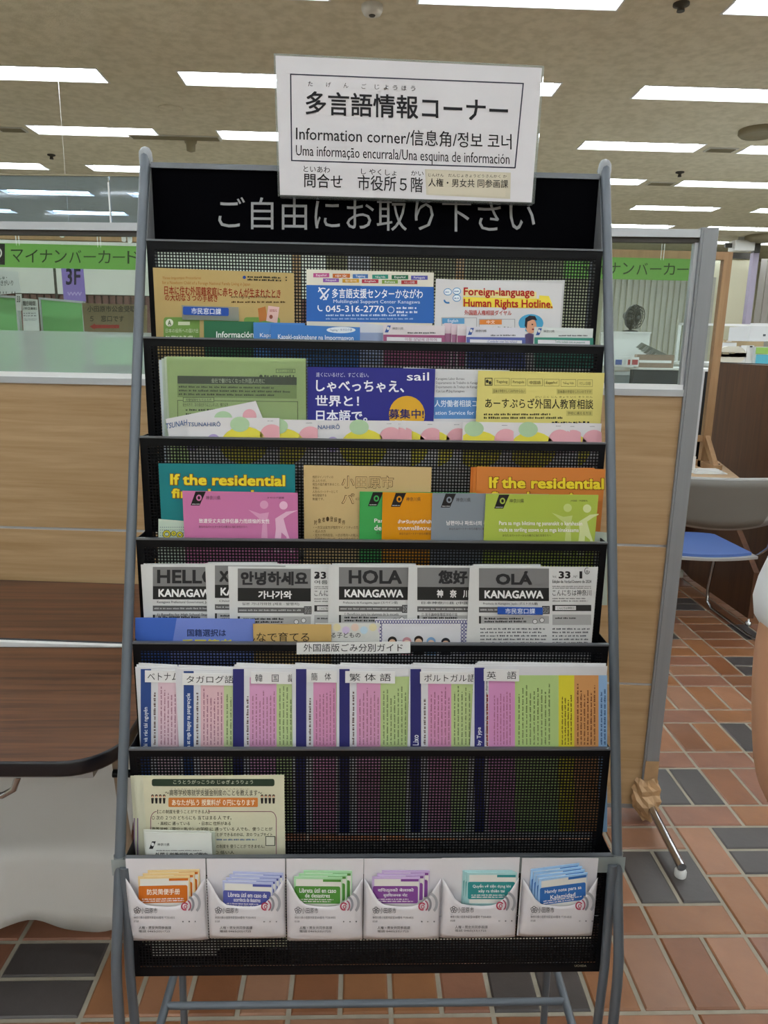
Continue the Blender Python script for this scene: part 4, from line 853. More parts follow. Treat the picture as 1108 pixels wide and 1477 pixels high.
for k, (lang, a, b, y, cs, s0, s1, jp, l0, l1, ttl, c1, c2) in enumerate(G6):
    off = .032-.0042*k
    for j in range(2):
        leaf('sorting_guide', ['spare white guide sheet right behind the %s sorting guide' % lang, 'spare white guide sheet second behind the %s sorting guide' % lang][j], 'guide', a+2+3*j, b-4+2*j, y-3.5-2.5*j, 6, off+.0012*(j+1), '#d4d5d8', th=.0008, yr=y-1-2*j).done()
    p = leaf('sorting_guide', '%s garbage sorting guide with dark blue stripe and paper language tab' % lang, 'guide', a, b, y, 6, off, '#d2d3d8', yr=y+1, th=.0009)
    p.block(s0, y+3, s1, 1200, cs, 1)
    if ttl: p.text(ttl, s0+3.5, {20: 1020, 29: 1000, 4: 1060, 7: 1049}.get(len(ttl), 1020), s1-3.5, 1078 if len(ttl) > 10 else 1075, '#e8eaf2', 2, .008, rot=90)
    if lang == 'English':
        for (u, v, cc) in ((705, 743, '#cf90c0'), (743, 806, '#afca84'), (806, 828.5, '#dcd23c'), (828.5, 863.5, '#d39a62'), (863.5, 876, '#8fb4dc')): p.block(u, y+14, v, 1200, cc, 1)
        p.lines(701, y+30, 704.5, 1076, 1, '#a03028', 2, .8, 10, rot=1); p.lines(711, y+32, 738, 1074, 6, '#a0607e', 2, .4, 9, rot=1); p.lines(746, y+25, 795, 1074, 9, '#6d7d50', 2, .4, 9, rot=1); p.lines(809, y+30, 826, 1074, 4, '#6a5a20', 2, .5, 9, rot=1); p.lines(831, y+20, 860, 1074, 6, '#7a4a2a', 2, .5, 9, rot=1); p.lines(865, y+20, 875, 1074, 2, '#3a5a8a', 2, .5, 9, rot=1)
        p.text('How to Dispose (Up to three bags per disposal)', 700.5, y+20, 704, 1074, '#3a2a2a', 3, .01, rot=90)
    else:
        w0 = s1+(10 if lang != 'Korean' else 8); sp = w0+(32 if lang not in ('Tagalog',) else 32)
        sp = {'Vietnamese': 256, 'Tagalog': 323, 'Korean': 399, 'simplified Chinese': 485, 'traditional Chinese': 549, 'Portuguese': 651}[lang]
        p.block(w0, y+15, sp, 1200, c1, 1); p.block(sp, y+14, b, 1200, c2, 1)
        p.lines(s1+3, y+30, s1+7, 1074, 1, '#6a5a5a', 2, .8, 8, rot=1); p.lines(w0+2, y+28, sp-1, 1074, max(2, int((sp-w0)/5.2)), '#9a6a7e', 2, .4, 9, rot=1); p.lines(sp+2, y+24, b-2, 1074, max(2, int((b-sp)/5.4)), '#6d7d56', 2, .4, 9, rot=1)
        p.block(s1, y+3, b, y+13, '#d6d7da', 1)
    p.done()
    Yt = p.Y-.0022; m = MB(); dy = 3+(k % 3); f = [at(l0, y+dy+19, Yt), at(l1, y+dy+20, Yt), at(l1, y+dy+3, Yt), at(l0, y+dy+2, Yt)]
    m.hexa(f, [v+Vector((0, .0005, 0)) for v in f], paper('#dddddd')); tb = m.build('language_tab', p.o, None, label='white paper tab with language name')
    m = MB(); vs, fs = textgeo(jp, 0); pad = 4 if l1-l0 < 60 else 6
    m.add([at(l0+pad+(l1-l0-2*pad)*u, y+dy+16.5-11*v, Yt-INK) for u, v in vs], fs, ink('#1a1a1e')); m.build('lettering', tb)
# pocket 7 -------------------------------------------------------
for (a, b, y, off, lab) in ((188, 360, 1119.5, .038, 'cream leaflet edge, outermost at the far left of lowest pocket'), (193, 380, 1119, .035, 'cream leaflet edge second from the left in the lowest pocket')):
    p = leaf('flyer', lab, 'flyer', a, b, y, 7, off, '#cfcfb8', drop=.186); p.block(a+5, 1180, a+6.4, 1400, '#7a5a8a', 1); p.done()
p = leaf('flyer', 'cream school fee support flyer with orange band in the lowest pocket', 'flyer', 206, 410, 1120, 7, .030, '#d0cdb2', yr=1118, drop=.186)
p.block(219, 1123.5, 396, 1134, '#2a3a2c', 1, 3); p.text('こうとうがっこうの じゅぎょうりょう', 250, 1125, 365, 1131, '#c8ccb8', 2)
p.text('～高等学校等就学支援金制度のことを教えます～', 238, 1139, 378, 1148, '#3a352c', 1, .004); p.text('こうとうがっこうとうしゅうがくしえんきんせいど', 246, 1137, 360, 1139, '#5a5548', 1)
p.block(243, 1150.5, 372, 1164, '#cd7c3a', 1, 1.5); p.text('あなたが払う 授業料が ０円になります', 248, 1153, 368, 1162, '#f4ecd8', 2, .012)
for x0 in (220, 378):
    for k in range(4):
        x = x0+k*5.6; p.disc(x, 1148, 2, 2.2, '#2a2018', 2, 10); p.disc(x, 1149, 1.4, 1.5, '#d8a888', 3, 8); p.poly([(x-2, 1151), (x+2, 1151), (x+1.3, 1159), (x-1.3, 1159)], '#221f20', 2)
p.ring(226, 1182, 9, 12, 1, '#8a5a6a', 2, 180, 270); p.block(217, 1182, 218, 1400, '#8a5a6a', 2); p.ring(390, 1182, 9, 12, 1, '#8a5a6a', 2, 270, 360); p.block(398, 1182, 399, 1400, '#8a5a6a', 2); p.block(300, 1170, 390, 1171, '#8a5a6a', 2)
for (t, x0, y0, x1, y1) in (('【この制度を使うことができる人】', 227, 1168, 302, 1173.5), ('○ 次の ２つの どちらにも 当てはまる 人 です。', 219, 1176.5, 334, 1182.5), ('・高校に 通っている　　・日本に 住所がある', 228, 1185, 333, 1190.5), ('高等学校（国公・私立）の学校 に 通っている 人でも、使うことが', 219, 1193, 393, 1198.5), ('ことが できるのかは、次の ウェブサイト', 308, 1201, 393, 1206.5), ('この制度を 使うことが できません。', 308, 1218, 382, 1223.5), ('○ 低い人', 310, 1227, 338, 1232)): p.text(t, x0, y0, x1, y1, '#3a352c', 1, .004)
p.block(383, 1206, 397, 1220, '#d4d2bc', 2); p.frame(383, 1206, 397, 1220, 1, '#4a4a44', 3); p.lines(308, 1209, 378, 1213, 1, '#7a8aa0', 2, .6); p.done()
leaf('flyer', 'small white leaflet corner peeping out behind the white slip', 'flyer', 300, 310, 1200, 7, .024, '#c8cfc0', drop=.186).done()
leaf('flyer', 'white slip peeping above the front slip in the lowest pocket', 'flyer', 207, 302, 1197, 7, .016, '#d2d4cc', yr=1199, drop=.186).done()
p = leaf('flyer', 'white slip with slanted black prefecture mark in the lowest pocket', 'flyer', 209.5, 305, 1201, 7, .012, '#d8dad4', yr=1202, drop=.186); pref(p, 215, 1219, 1.1, '#26262a', '#3a3a3a'); p.text('外国人労働相談のご案内', 224, 1229.5, 299, 1238, '#2a2a2c', 1, .012); p.lines(225, 1225.5, 294, 1228, 1, '#5a5a5a', 1, .5, 8); p.done()

# envelopes taped along lip 7 with small booklets inside ---------
ENV = [(181, 296, '#c76a1c', '#e0c490', '防災简便手册', None, 'Chinese', 'orange', 199, 280, 1256), (298, 411, '#4f559c', '#b0b6d8', 'Libreta útil em caso de', 'ocorrência de desastres', 'Portuguese', 'indigo', 321, 400, 1262), (413, 524.5, '#4f8a3a', '#a8d4a8', 'Libreta útil en caso', 'de desastres', 'Spanish', 'green', 424, 500, 1256),
       (525.5, 637.5, '#7f4590', '#c2aad2', 'विपत्तको बेलाको', 'सुविधाजनक नोट', 'Nepali', 'purple', 537, 612, 1256), (637.5, 750, '#2f8a8c', '#a8d0d0', 'Quyển vở tiện dụng khi', 'xảy ra thiên tai', 'Vietnamese', 'teal', 671, 745, 1250), (753.5, 863.5, '#2f68b0', '#9ac0e6', 'Handy note para sa', 'Kalamidad', 'Tagalog', 'blue', 770, 846, 1259)]
M_ENV = paper('#d3cfd3')
for k, (a, b, c, ce, t1, t2, lang, cn, u, v, yb) in enumerate(ENV):
    yt = 1239-.6*k*0+(-1 if k in (4, 5) else 0); ybt = [1355, 1352, 1355, 1353, 1351, 1349][k]; w = b-a
    Yb = YL(7)-.0135; Yf = Yb-.013
    P_b = [at(a, yt, Yb), at(b, yt-(1 if k == 4 else 0), Yb)]; zb = at(a, ybt, Yb).z; z0 = zb
    o = thing('envelope', 'white envelope holding %s %s disaster booklets, %s in the taped row' % (cn, lang, ['leftmost', 'second', 'third', 'fourth', 'fifth', 'rightmost'][k]), 'envelope', ((P_b[0].x+P_b[1].x)/2, Yb, z0), 'envelopes with disaster booklets')
    m = MB(); f = [(P_b[0].x, Yb, z0), (P_b[1].x, Yb, z0), tuple(P_b[1]), tuple(P_b[0])]; m.hexa(f, [(p_[0], p_[1]+.0008, p_[2]) for p_ in f], M_ENV); m.build('back_panel', o)
    # front pocket with scooped opening
    edge = [(a, yt+28), (a+w*.05, yt+36), (a+w*.11, yt+48), (a+w*.17, yt+59), (a+w*.25, yt+66), (a+w*.36, yt+68), (a+w*.5, yt+69), (a+w*.62, yt+68.5), (a+w*.73, yt+65), (a+w*.82, yt+56), (a+w*.90, yt+44), (a+w*.96, yt+33), (b, yt+28)]
    X0_, X1_ = P_b[0].x, P_b[1].x
    def fp(px, py): q = at(px, py, Yf); return q
    top = []
    for (px, py) in edge:
        q = at(px, py, Yf); s_ = abs((q.x-(X0_+X1_)/2)/((X1_-X0_)/2)); s_ = min(1, s_); yy = Yf+(Yb-Yf-.001)*s_**8
        q = at(px, py, yy); q.x = min(max(q.x, X0_), X1_); top.append(q)
    m = MB(); vs = []
    for q in top: vs.append(q)
    R_ = 10
    for r_ in range(1, R_+1):
        t_ = r_/R_
        for q in top: vs.append(Vector((q.x, q.y+(Yb-.001-q.y)*t_**4*.85, q.z+(z0-q.z)*t_)))
    n_ = len(top); fs = [(r_*n_+i, (r_+1)*n_+i, (r_+1)*n_+i+1, r_*n_+i+1) for r_ in range(R_) for i in range(n_-1)]
    m.add(vs, fs, M_ENV, True); fr_ = m.build('front_pocket', o); md = fr_.modifiers.new('thick', 'SOLIDIFY'); md.thickness = .0004; md.offset = -1
    # print on the pocket: follow its surface
    def surf(px, py, l, top=top, Yf=Yf, Yb=Yb, z0=z0):
        q = at(px, py, Yf)
        for _ in range(3):
            i_ = 0
            while i_ < len(top)-2 and top[i_+1].x < q.x: i_ += 1
            h_ = min(1, max(0, (q.x-top[i_].x)/max(1e-5, top[i_+1].x-top[i_].x))); yt_ = top[i_].y*(1-h_)+top[i_+1].y*h_; zt = top[i_].z*(1-h_)+top[i_+1].z*h_; t_ = min(1, max(0, (zt-q.z)/(zt-z0)))
            yy = yt_+(Yb-.001-yt_)*t_**4*.85; q = at(px, py, yy-.0009-INK*l*.6)
        return q
    e = Print(fr_, surf); X = a
    for n in range(5):
        an = math.radians(90+72*n); e.ring(X+17+3.0*math.cos(an), yt+74-3.0*math.sin(an), 2.3, 2.3, .8, '#3a3a3e', 1, n=8)
    e.text('小田原市', X+22, yt+70.5, X+46, yt+78.5, '#3a3a40', 1, .0)
    e.poly([(X+12, yt+80.5), (X+112*w/112, yt+82.5), (X+112*w/112, yt+83), (X+12, yt+81)], '#8a8a8e', 1)
    e.text('神奈川県小田原市荻窪300番地 〒250-8555', X+12, yt+82.5, X+71, yt+86.5, '#5a5a5e', 1); e.text('担当課', X+12, yt+88.5, X+19, yt+91.5, '#5a5a5e', 1)
    if k < 5: e.text('人権・男女共同参画課', X+19, yt+97, X+66, yt+101.5, '#3a3a3e', 1); e.text('電話 0465(33)1725', X+19, yt+102.5, X+64, yt+106.5, '#3a3a3e', 1)
    for q_ in (82, 91, 100): e.lines(X+q_, yt+89, X+q_+2.4, yt+91.4, 1, '#5a5a5e', 1, .9, 3, ragged=0)
    cx, cy = a+w*.745, yt+68.5
    e.ring(cx, cy, 5.5, 6, 2, '#b03a56', 1, 60, 330); e.ring(cx+1, cy+.5, 2.6, 3, 1.1, '#b03a56', 2); e.ring(cx+5, cy-3, 9, 12, 3.2, '#8c8c94', 1, -80, 60); e.ring(cx+9.5, cy-4.5, 13.5, 16, 3.8, '#a0a0a6', 1, -80, 50); e.ring(cx+2, cy-1, 7.2, 8.5, 1.8, '#a04a62', 1, -70, 60)
    e.done()
    # booklets inside, deepest first: separate things
    nb = 4 if k in (1, 5) else 3
    for j in range(nb):
        last = j == nb-1; d_ = nb-1-j
        ux, uy = (u+(7*d_ if k in (0, 3, 2) else 5*d_ if k == 1 else -2.5*d_), yb+1-(4.5*d_ if k != 4 else 1.5*d_)-(0 if not last else 0)); wv = (v-u)*.92
        if k == 5: ux = u-4*d_+8
        if k == 4: ux = u+3-3.2*d_; wv = 72
        Yk = Yf+.0105-.0022*(nb-j)*-1-.0022*nb+.0005 if False else Yb-.0022-(j)*.0022
        slp = [-.02, .03, .01, .0, .0, -.13][k]
        p0 = at(ux, uy+8, Yk); p1 = at(ux+wv, uy+8+slp*wv, Yk); zb_ = z0+.042
        m = MB(); f = [Vector((p0.x, Yk, zb_)), Vector((p1.x, Yk, zb_)), p1, p0]; m.hexa(f, [q+Vector((0, .0014, 0)) for q in f], paper(ce))
        nm = ['rearmost', 'second from the back', 'third from the back', 'front'][j] if nb == 4 else ['rearmost', 'middle', 'front'][j]
        bk = m.build('booklet', None, ((p0.x+p1.x)/2, Yk, zb_), label='%s of the %s-labelled %s disaster booklets in its envelope' % (nm, cn, lang), category='booklet', group='%s disaster booklets' % lang)
        q = Print(bk, lambda px, py, l, Yk=Yk: at(px, py, Yk-INK*l)); S0 = lambda x: slp*(x-ux)
        q.poly([(ux+3, uy+11), (ux+wv*.6, uy+11+slp*wv*.6), (ux+wv-1.5, uy+12+slp*wv), (ux+wv-1.5, uy+52+slp*wv), (ux+3, uy+52)], '#dcdad4', 1)
        q.poly([(ux+wv*.6, uy+11+slp*wv*.6), (ux+wv-2, uy+11+slp*wv), (ux+wv-2, uy+14.5+slp*wv), (ux+wv*.6, uy+14.5+slp*wv*.6)], c, 2)
        q.block(ux+1, uy+21, ux+wv-3, uy+46, c, 2, 2.5, skew=slp)
        if last:
            if t2: q.text(t1, ux+8, uy+24, ux+wv-9, uy+30.5, '#f0eef0', 3, .01, shear=slp); q.text(t2, ux+16, uy+31.5, ux+wv-18, uy+37.5, '#f0eef0', 3, .01, shear=slp)
            else: q.text(t1, ux+13, uy+25.5, ux+wv-14, uy+34, '#f4ece0', 3, .012, shear=slp)
            q.lines(ux+6, uy+38.5, ux+wv-8, uy+44.5, 2, '#e6dede', 3, .6, 6, skew=slp)
        q.done()

# ---------------------------------------------------------------- beyond the screen: desk, chair, frame, counter
def B(name, x0, x1, y0, y1, z0, z1, m, parent): q = MB(); q.box(x0, x1, y0, y1, z0, z1, m); return q.build(name, parent)
# desk
dk = thing('desk', 'pale wooden desk top on dark brown side panels behind the grey chair', 'desk', (1.55, 4.35, 0))
m = MB(); m.prism([(.9, 4.02, .70), (2.19, 4.02, .70), (2.40, 4.72, .70), (.9, 4.72, .70)], (0, 0, .022), M_DESK); m.build('desk_top', dk)
m = MB(); m.box(.92, 2.1, 4.06, 4.10, .66, .70, M_ALU); m.build('apron', dk)
m = MB(); m.prism([(2.075, 3.56, .045), (2.075, 4.25, .045), (2.075, 4.70, .12), (2.075, 4.70, .695), (2.075, 4.06, .695), (2.075, 4.02, .66), (2.075, 3.56, .3)], (.03, 0, 0), M_BROWN); m.build('side_panel', dk)
B('back_panel', .95, 2.07, 4.62, 4.65, .08, .69, M_BROWN, dk); m = MB(); m.lathe((2.09, 3.575, 0), [(.016, 0), (.016, .02), (.006, .025), (.006, .05)], M_CHROME, 12); m.build('levelling_foot', dk)
B('skirting', .9, 2.1, 4.40, 4.42, 0, .05, mat('pale_skirting', '#a7a8a0', .6), dk)
# low grey cabinet under the desk
cb = thing('low_cabinet', 'light grey steel cabinet under the desk behind chair seat', 'cabinet', (1.5, 4.5, 0)); B('body', 1.1, 1.98, 4.44, 4.60, .0, .5, mat('grey_steel', '#9aa0a2', .5), cb); B('door', 1.12, 1.96, 4.432, 4.44, .06, .48, mat('grey_steel2', '#a4aaac', .5), cb)
# tall brown screen
m = MB(); XB = 2.45
ts = thing('counter_screen', 'tall dark brown veneered counter screen behind the desk at right', 'screen', (XB, 4.0, 0))
yz_ = at(1032, 522, 5.0); m.prism([(XB, 5.0, 0), (XB, 5.0, 1.345), (XB, 4.97, 1.362), (XB, 3.52, 1.355), (XB, 3.5, 0)], (.03, 0, 0), M_BROWN); m.build('screen_panel', ts)
m = MB(); m.box(XB, XB+.03, 3.52, 4.97, 1.362, 1.368, mat('black_edge_rubber', '#14141a', .35)); m.build('edge_strip', ts)
B('front_panel', XB-.0, XB+1.2, 3.46, 3.5, 0, 1.355, M_BROWN, ts)
# chair
ch = thing('stacking_chair', 'grey-backed chair with blue seat pad and chrome sled frame at the desk', 'chair', (1.74, 3.58, 0))
SX0, SX1 = 1.50, 2.0; cxm = (SX0+SX1)/2; M_SHELL = mat('grey_chair_shell', '#6d6b66', .45); M_SHELLE = mat('grey_shell_edge', '#9c9c9a', .4); M_BLUE = mat('blue_vinyl', '#4a68a8', .55, bump=.1, bscale=400)
def shell_seat(e, z0, z1, m, name):
    pts = []
    for k in range(13): t = -1+2*k/12; pts.append((cxm+t*(.235-e), 3.39+e-.045*(1-t*t)+.0))
    for k in range(9): a = math.pi*k/8; pts.append((cxm+(.225-e)*math.cos(a)*(1 if True else 0), 3.80-e+.05*math.sin(a)))
    q = MB(); q.prism([(x, y, z0) for x, y in pts], (0, 0, z1-z0), m); return q.build(name, ch)
shell_seat(0, .425, .438, M_SHELLE, 'seat_shell'); shell_seat(.022, .438, .452, M_BLUE, 'seat_pad')
def back(e, dy, m, name, t):
    vs = []; NN = 14; z0, z1 = .595+e, .855-e
    for r_ in range(7):
        tz = r_/6; z = z0+(z1-z0)*tz
        for n in range(NN+1):
            u_ = -1+2*n/NN; hw = (.232+.03*tz-e); x = cxm+u_*hw; yy = 3.335-.04*(1-u_*u_)-.05*tz+dy+(0); zz = z+(.02*(u_*u_)*(1-tz)) ; vs.append((x, yy, zz))
    q = MB(); q.add(vs, [(r_*(NN+1)+n, r_*(NN+1)+n+1, (r_+1)*(NN+1)+n+1, (r_+1)*(NN+1)+n) for r_ in range(6) for n in range(NN)], m, True)
    o = q.build(name, ch); md = o.modifiers.new('t', 'SOLIDIFY'); md.thickness = t; md.offset = 0; return o
back(0, .004, M_SHELLE, 'back_rim', .012); back(.009, -.0035, M_SHELL, 'backrest', .006)
for s_ in (-1, 1):
    X = cxm+s_*.262; q = MB()
    q.tube([(cxm+s_*.250, 3.31, .67), (X, 3.325, .60), (X, 3.36, .49), (X-s_*.02, 3.42, .432), (X-s_*.035, 3.55, .42), (X-s_*.035, 3.72, .42)], .0085, M_CHROME); q.build('back_tube', ch)
    q = MB(); q.tube([(X+s_*.004, 3.345, .64), (X+s_*.006, 3.33, .40), (X+s_*.004, 3.33, .04), (X, 3.35, .012), (X-s_*.01, 3.42, .010), (X-s_*.012, 3.80, .010), (X-s_*.012, 3.86, .03), (X-s_*.014, 3.87, .10), (X-s_*.03, 3.78, .425)], .0085, M_CHROME); q.build('sled_leg', ch)
# tall beech frame standing on the desk, with a second one at left; banners hang from their top bars
def stand(label, x0, x1, y, z0, z1, w=.05, foot=True):
    t = thing('wooden_frame', label, 'frame', ((x0+x1)/2, y, z0))
    B('top_bar', x0, x1, y-.02, y+.02, z1-.045, z1, M_FRAMEW, t); B('post', x1-w, x1, y-.02, y+.02, z0, z1-.045, M_FRAMEW, t); B('post', x0, x0+w, y-.02, y+.02, z0, z1-.045, M_FRAMEW, t)
    if foot:
        B('cross_rail', x0+w, x1-w, y-.012, y+.012, z0+.16, z0+.20, M_FRAMEW, t)
        for x in (x1-w, x0):
            B('foot', x, x+w, y-.2, y+.05, z0, z0+.04, M_FRAMEW, t)
            m = MB(); m.prism([(x+.01, y-.02, z0+.2), (x+.01, y-.17, z0+.04), (x+.01, y-.12, z0+.04), (x+.01, y-.02, z0+.14)], (.03, 0, 0), M_FRAMEW); m.build('brace', t)
    m = MB(); m.box(x0+w, x1-w, y-.001, y+.001, z0+(.2 if foot else 0), z1-.045, M_CLEAR); m.build('clear_sheet', t)
    return t
fR = at(1053, 363, 4.45); fR0 = at(1012, 655, 4.45)
ztopR = at(1050, 364, 4.45).z; xR = (at(1049, 365, 4.45).x+at(1020, 640, 4.45).x)/2
stand('tall beech frame with clear sheet standing on the pale desk', .55, xR+.02, 4.45, .722, ztopR)
zl = at(100, 335, 4.3).z
stand('long beech frame with clear sheet seen through the left glass', -3.6, -.35, 4.3, .74, zl)
lc = thing('reception_counter', 'long counter carrying the left beech frame behind the partition', 'counter', (-2, 4.4, 0)); B('counter_top', -3.8, -.2, 4.0, 4.8, .70, .74, M_DESK, lc); B('counter_front', -3.75, -.25, 4.06, 4.1, 0, .70, M_BROWN, lc)
def banner(label, px0, px1, y, tpx, chars, cx0, pitch, ytop, ybot, skew, black=None):
    a = at(px0, ytop, y); b = at(px1, ytop+skew*(px1-px0), y); z0 = at((px0+px1)/2, ybot+skew*(px1-px0)/2, y).z; z1 = at((px0+px1)/2, ytop+skew*(px1-px0)/2, y).z
    m = MB(); m.box(a.x, b.x, y, y+.002, z0, z1, mat('green_banner', '#67a044', .6)); o = single(m, 'banner', label, 'banner')
    q = Print(o, lambda u, v, l: at(u, v, y-.001*l))
    for k, c in enumerate(chars):
        X = cx0+k*pitch; yy = (ytop+ybot)/2+skew*(X-px0); hh = (ybot-ytop)*.27; q.text(c, X-pitch*.42, yy-(hh if c != 'ー' else .9), X+pitch*.42, yy+(hh if c != 'ー' else .9), '#263a1c', 1, .0)
    if black: q.poly(black[0], '#1c1c1c', 1, False); q.ring(-6, 365, 9, 9, 2, '#d0d0c8', 2)
    q.done()
    for X in (px0+(px1-px0)*.27, px0+(px1-px0)*.76):
        m = MB(); c_ = at(X, ytop-8, y)
        for d in (-.008, .008): m.box(c_.x+d-.002, c_.x+d+.002, y, y+.002, z1-.01, z1+.08, M_WHITE)
        m.build('hanging_string', o)
banner('green banner reading マイナンバーカード behind the left glass', -40, 200, 4.2, 0, 'マイナンバーカード', 24.5, 21.0, 351, 385.5, .012, [[(-40, 350), (7, 351.5), (7, 382), (-40, 380)]])
banner('green banner reading ナンバーカード behind the right glass', 815, 1001, 4.38, 0, 'マイナンバーカード', 848, 19.6, 370.5, 402, .012)
def card(name, label, cat, pts, y, col, th=.004, m=None):
    q = MB(); f = [at(a, b, y) for a, b in pts]; q.prism(f, (0, th, 0), m or mat('card_'+col, col, .7)); return single(q, name, label, cat)
for k, (x, y0) in enumerate(((89, 337), (178.5, 343.5), (187, 345))):
    c_ = at(x, y0, 4.27); t = thing('clip', ['white clip on the left beech frame above the banner text start', 'left white clip of the pair on the beech frame', 'right white clip of the pair on the beech frame'][k], 'clip', tuple(c_)); m = MB(); m.rbox(c_.x-.012, c_.x+.012, 4.268, 4.279, c_.z-.02, c_.z+.02, .008, M_WHITE); m.build('clip_body', t); m = MB(); m.tube([(c_.x-.006, 4.262, c_.z+.01), (c_.x+.006, 4.262, c_.z+.01)], .004, M_WHITE, 8); m.build('clip_spring', t)
# things seen through the left glass
o = card('hanging_sign', 'purple hanging sign reading 3F behind the left glass', 'sign', [(92, 487-55), (124, 435), (120, 386), (88, 386)][::1], 6.0, '#8a72c0')
q = Print(o, lambda u, v, l: at(u, v, 6.0-.001*l)); q.text('3F', 95, 387, 116, 411, '#2a2440', 1, .02)
for k in range(4): q.poly([(97+k*5, 422), (100+k*5, 427), (103+k*5, 422), (102+k*5, 420.5), (100+k*5, 424), (98+k*5, 420.5)], '#b8a6dc', 1)
q.done()
hc_ = at(104, 386, 6.0); m = MB(); m.box(hc_.x-.0008, hc_.x+.0008, 6.0, 6.002, hc_.z, H, M_WHITE); m.build('hanging_string', o)
bw = thing('service_wall', 'long cream wall panel over a maroon slatted band behind the left glass', 'wall panel', (-3.5, 8.0, 0))
a = at(-60, 384, 8.0); b = at(470, 384, 8.0); z2 = at(100, 424, 8.0).z; z3 = at(100, 444, 8.0).z
B('cream_panel', -8, b.x, 8.0, 8.1, z2, 2.6, M_WALLG, bw); B('lower_wall', -8, b.x, 8.05, 8.1, 0, z2, mat('maroon_backing', '#4a2e2c', .7), bw)
xx = -6.5
while xx < b.x:
    B('slat', xx, xx+.055, 8.02, 8.05, z3-.3, z2-.01, mat('maroon_slat', '#6b4340', .6), bw); xx += .075
def gp(label, px, y, xtra=()):
    t = thing('desk_divider', label, 'divider', (at(px[0], 480, y).x, y, 0))
    a = at(px[0], px[2], y); b = at(px[1], px[3], y); zb = .72; q = MB()
    q.hexa([(a.x, y, zb), (b.x, y, zb), tuple(b), tuple(a)], [(a.x, y+.03, zb), (b.x, y+.03, zb), (b.x, y+.03, b.z), (a.x, y+.03, a.z)], mat('green_fabric', '#6fae6c', .8)); q.build('fabric_panel', t)
    q = MB(); e = .014
    q.hexa([(a.x, y-.004, a.z), (b.x, y-.004, b.z), (b.x, y-.004, b.z+e), (a.x, y-.004, a.z+e)], [(a.x, y+.034, a.z), (b.x, y+.034, b.z), (b.x, y+.034, b.z+e), (a.x, y+.034, a.z+e)], M_ALU_L); q.build('top_trim', t)
    for x in (a.x-e, b.x): q = MB(); q.box(x, x+e, y-.004, y+.034, zb-.7, (a.z if x < a.x else b.z)+e, M_ALU_L); q.build('upright', t)
gp('green fabric desk divider at the far left behind the glass', (-60, 22, 426, 430), 5.0)
gp('green fabric desk divider in the middle of the left window', (59, 118, 432, 437.5), 5.2)
gp('green fabric desk divider behind the frosted band beside the monitor', (134, 204, 487, 487), 3.68)
wd = thing('white_desk', 'white desk behind the frosted glass band', 'desk', (-1.5, 3.4, 0)); B('desk_top', -3, -.45, 2.9, 3.6, .70, .73, M_WHITE, wd); B('modesty_panel', -2.98, -.5, 2.95, 2.98, .03, .70, M_WHITE, wd)
def poster(label, pts, y, col, txt, cat='notice', tc='#33333a'):
    o = card('notice_sheet', label, cat, pts, y, col); q = Print(o, lambda u, v, l: at(u, v, y-.001*l))
    for (t, x0, y0, x1, y1) in txt: q.text(t, x0, y0, x1, y1, tc, 1, .01) if t else q.lines(x0, y0, x1, y1, 2, '#6a6a70', 1, .5, 3)
    q.done()
poster('white posted notice with opening time text left of the green divider', [(34, 477), (57, 477), (54, 432), (31.5, 430)], 4.9, '#cfd2d0', [('開庁時間', 33, 434, 51, 441), ('（平日通常）', 34, 443, 53, 447), ('', 34, 450, 54, 457), ('', 34, 459, 54, 463)])
poster('large white handwritten notice at the far left behind the glass', [(-40, 429), (30, 422), (26, 392), (-40, 384)], 4.88, '#c9cac8', [('ヶしゅ・', -6, 398, 10, 403), ('けきがいり', -4, 404, 19, 412), ('・・・・　・・', -4, 420, 22, 424)])
poster('small white label with characters 33 beside the opening time notice', [(24, 448), (31, 448), (31, 424), (22.5, 424)], 4.87, '#c9cac8', [('33', 24.5, 427, 29, 436)])
o = card('cardboard_sign', 'brown cardboard sign with reception window text and red arrow', 'sign', [(122, 478), (212, 481), (212, 440), (118, 437)], 4.6, '#8d7a5c'); q = Print(o, lambda u, v, l: at(u, v, 4.6-.001*l))
hb = at(160, 479, 4.6)
for dx in (-.12, .12): m = MB(); m.box(hb.x+dx-.01, hb.x+dx+.01, 4.602, 4.62, .74, hb.z+.1, M_FRAMEW); m.build('support_stick', o)
q.text('小田原市公金受取', 126, 441, 196, 450, '#3c3428', 1, .015); q.text('５　窓口です', 130, 455, 179, 464, '#3c3428', 1, .015)
q.poly([(129, 471), (137, 466.5), (137, 468.5), (172, 468.5), (172, 473.5), (137, 473.5), (137, 475.5)], '#b83434', 1); q.done()
# glass screen seam
m = MB(); c_ = at(81, 430, 5.6); m.box(c_.x-.006, c_.x+.006, 5.6, 5.62, 0, at(81, 387, 5.6).z, M_FITD); st = single(m, 'screen_post', 'thin dark upright of a glass screen behind the green divider', 'post')
def monitor(label, px0, px1, py0, py1, y, zd, col='#23272c'):
    a = at(px0, py0, y); b = at(px1, py1, y); t = thing('monitor', label, 'monitor', ((a.x+b.x)/2, y, zd)); B('screen_case', a.x, b.x, y, y+.03, b.z, a.z, mat('monitor_back_'+col, col, .5), t)
    B('bezel', a.x+.01, b.x-.01, y-.003, y, b.z+.01, a.z-.01, mat('monitor_inset_'+col, '#2e343a', .4), t); c = (a.x+b.x)/2; B('stand', c-.03, c+.03, y+.03, y+.05, zd+.012, a.z-.1, M_BLACK, t); B('stand_base', c-.11, c+.11, y-.06, y+.12, zd, zd+.012, M_BLACK, t)
monitor('dark monitor back blurred behind the frosted glass band', 121, 190, 526, 562, 3.0, .73)
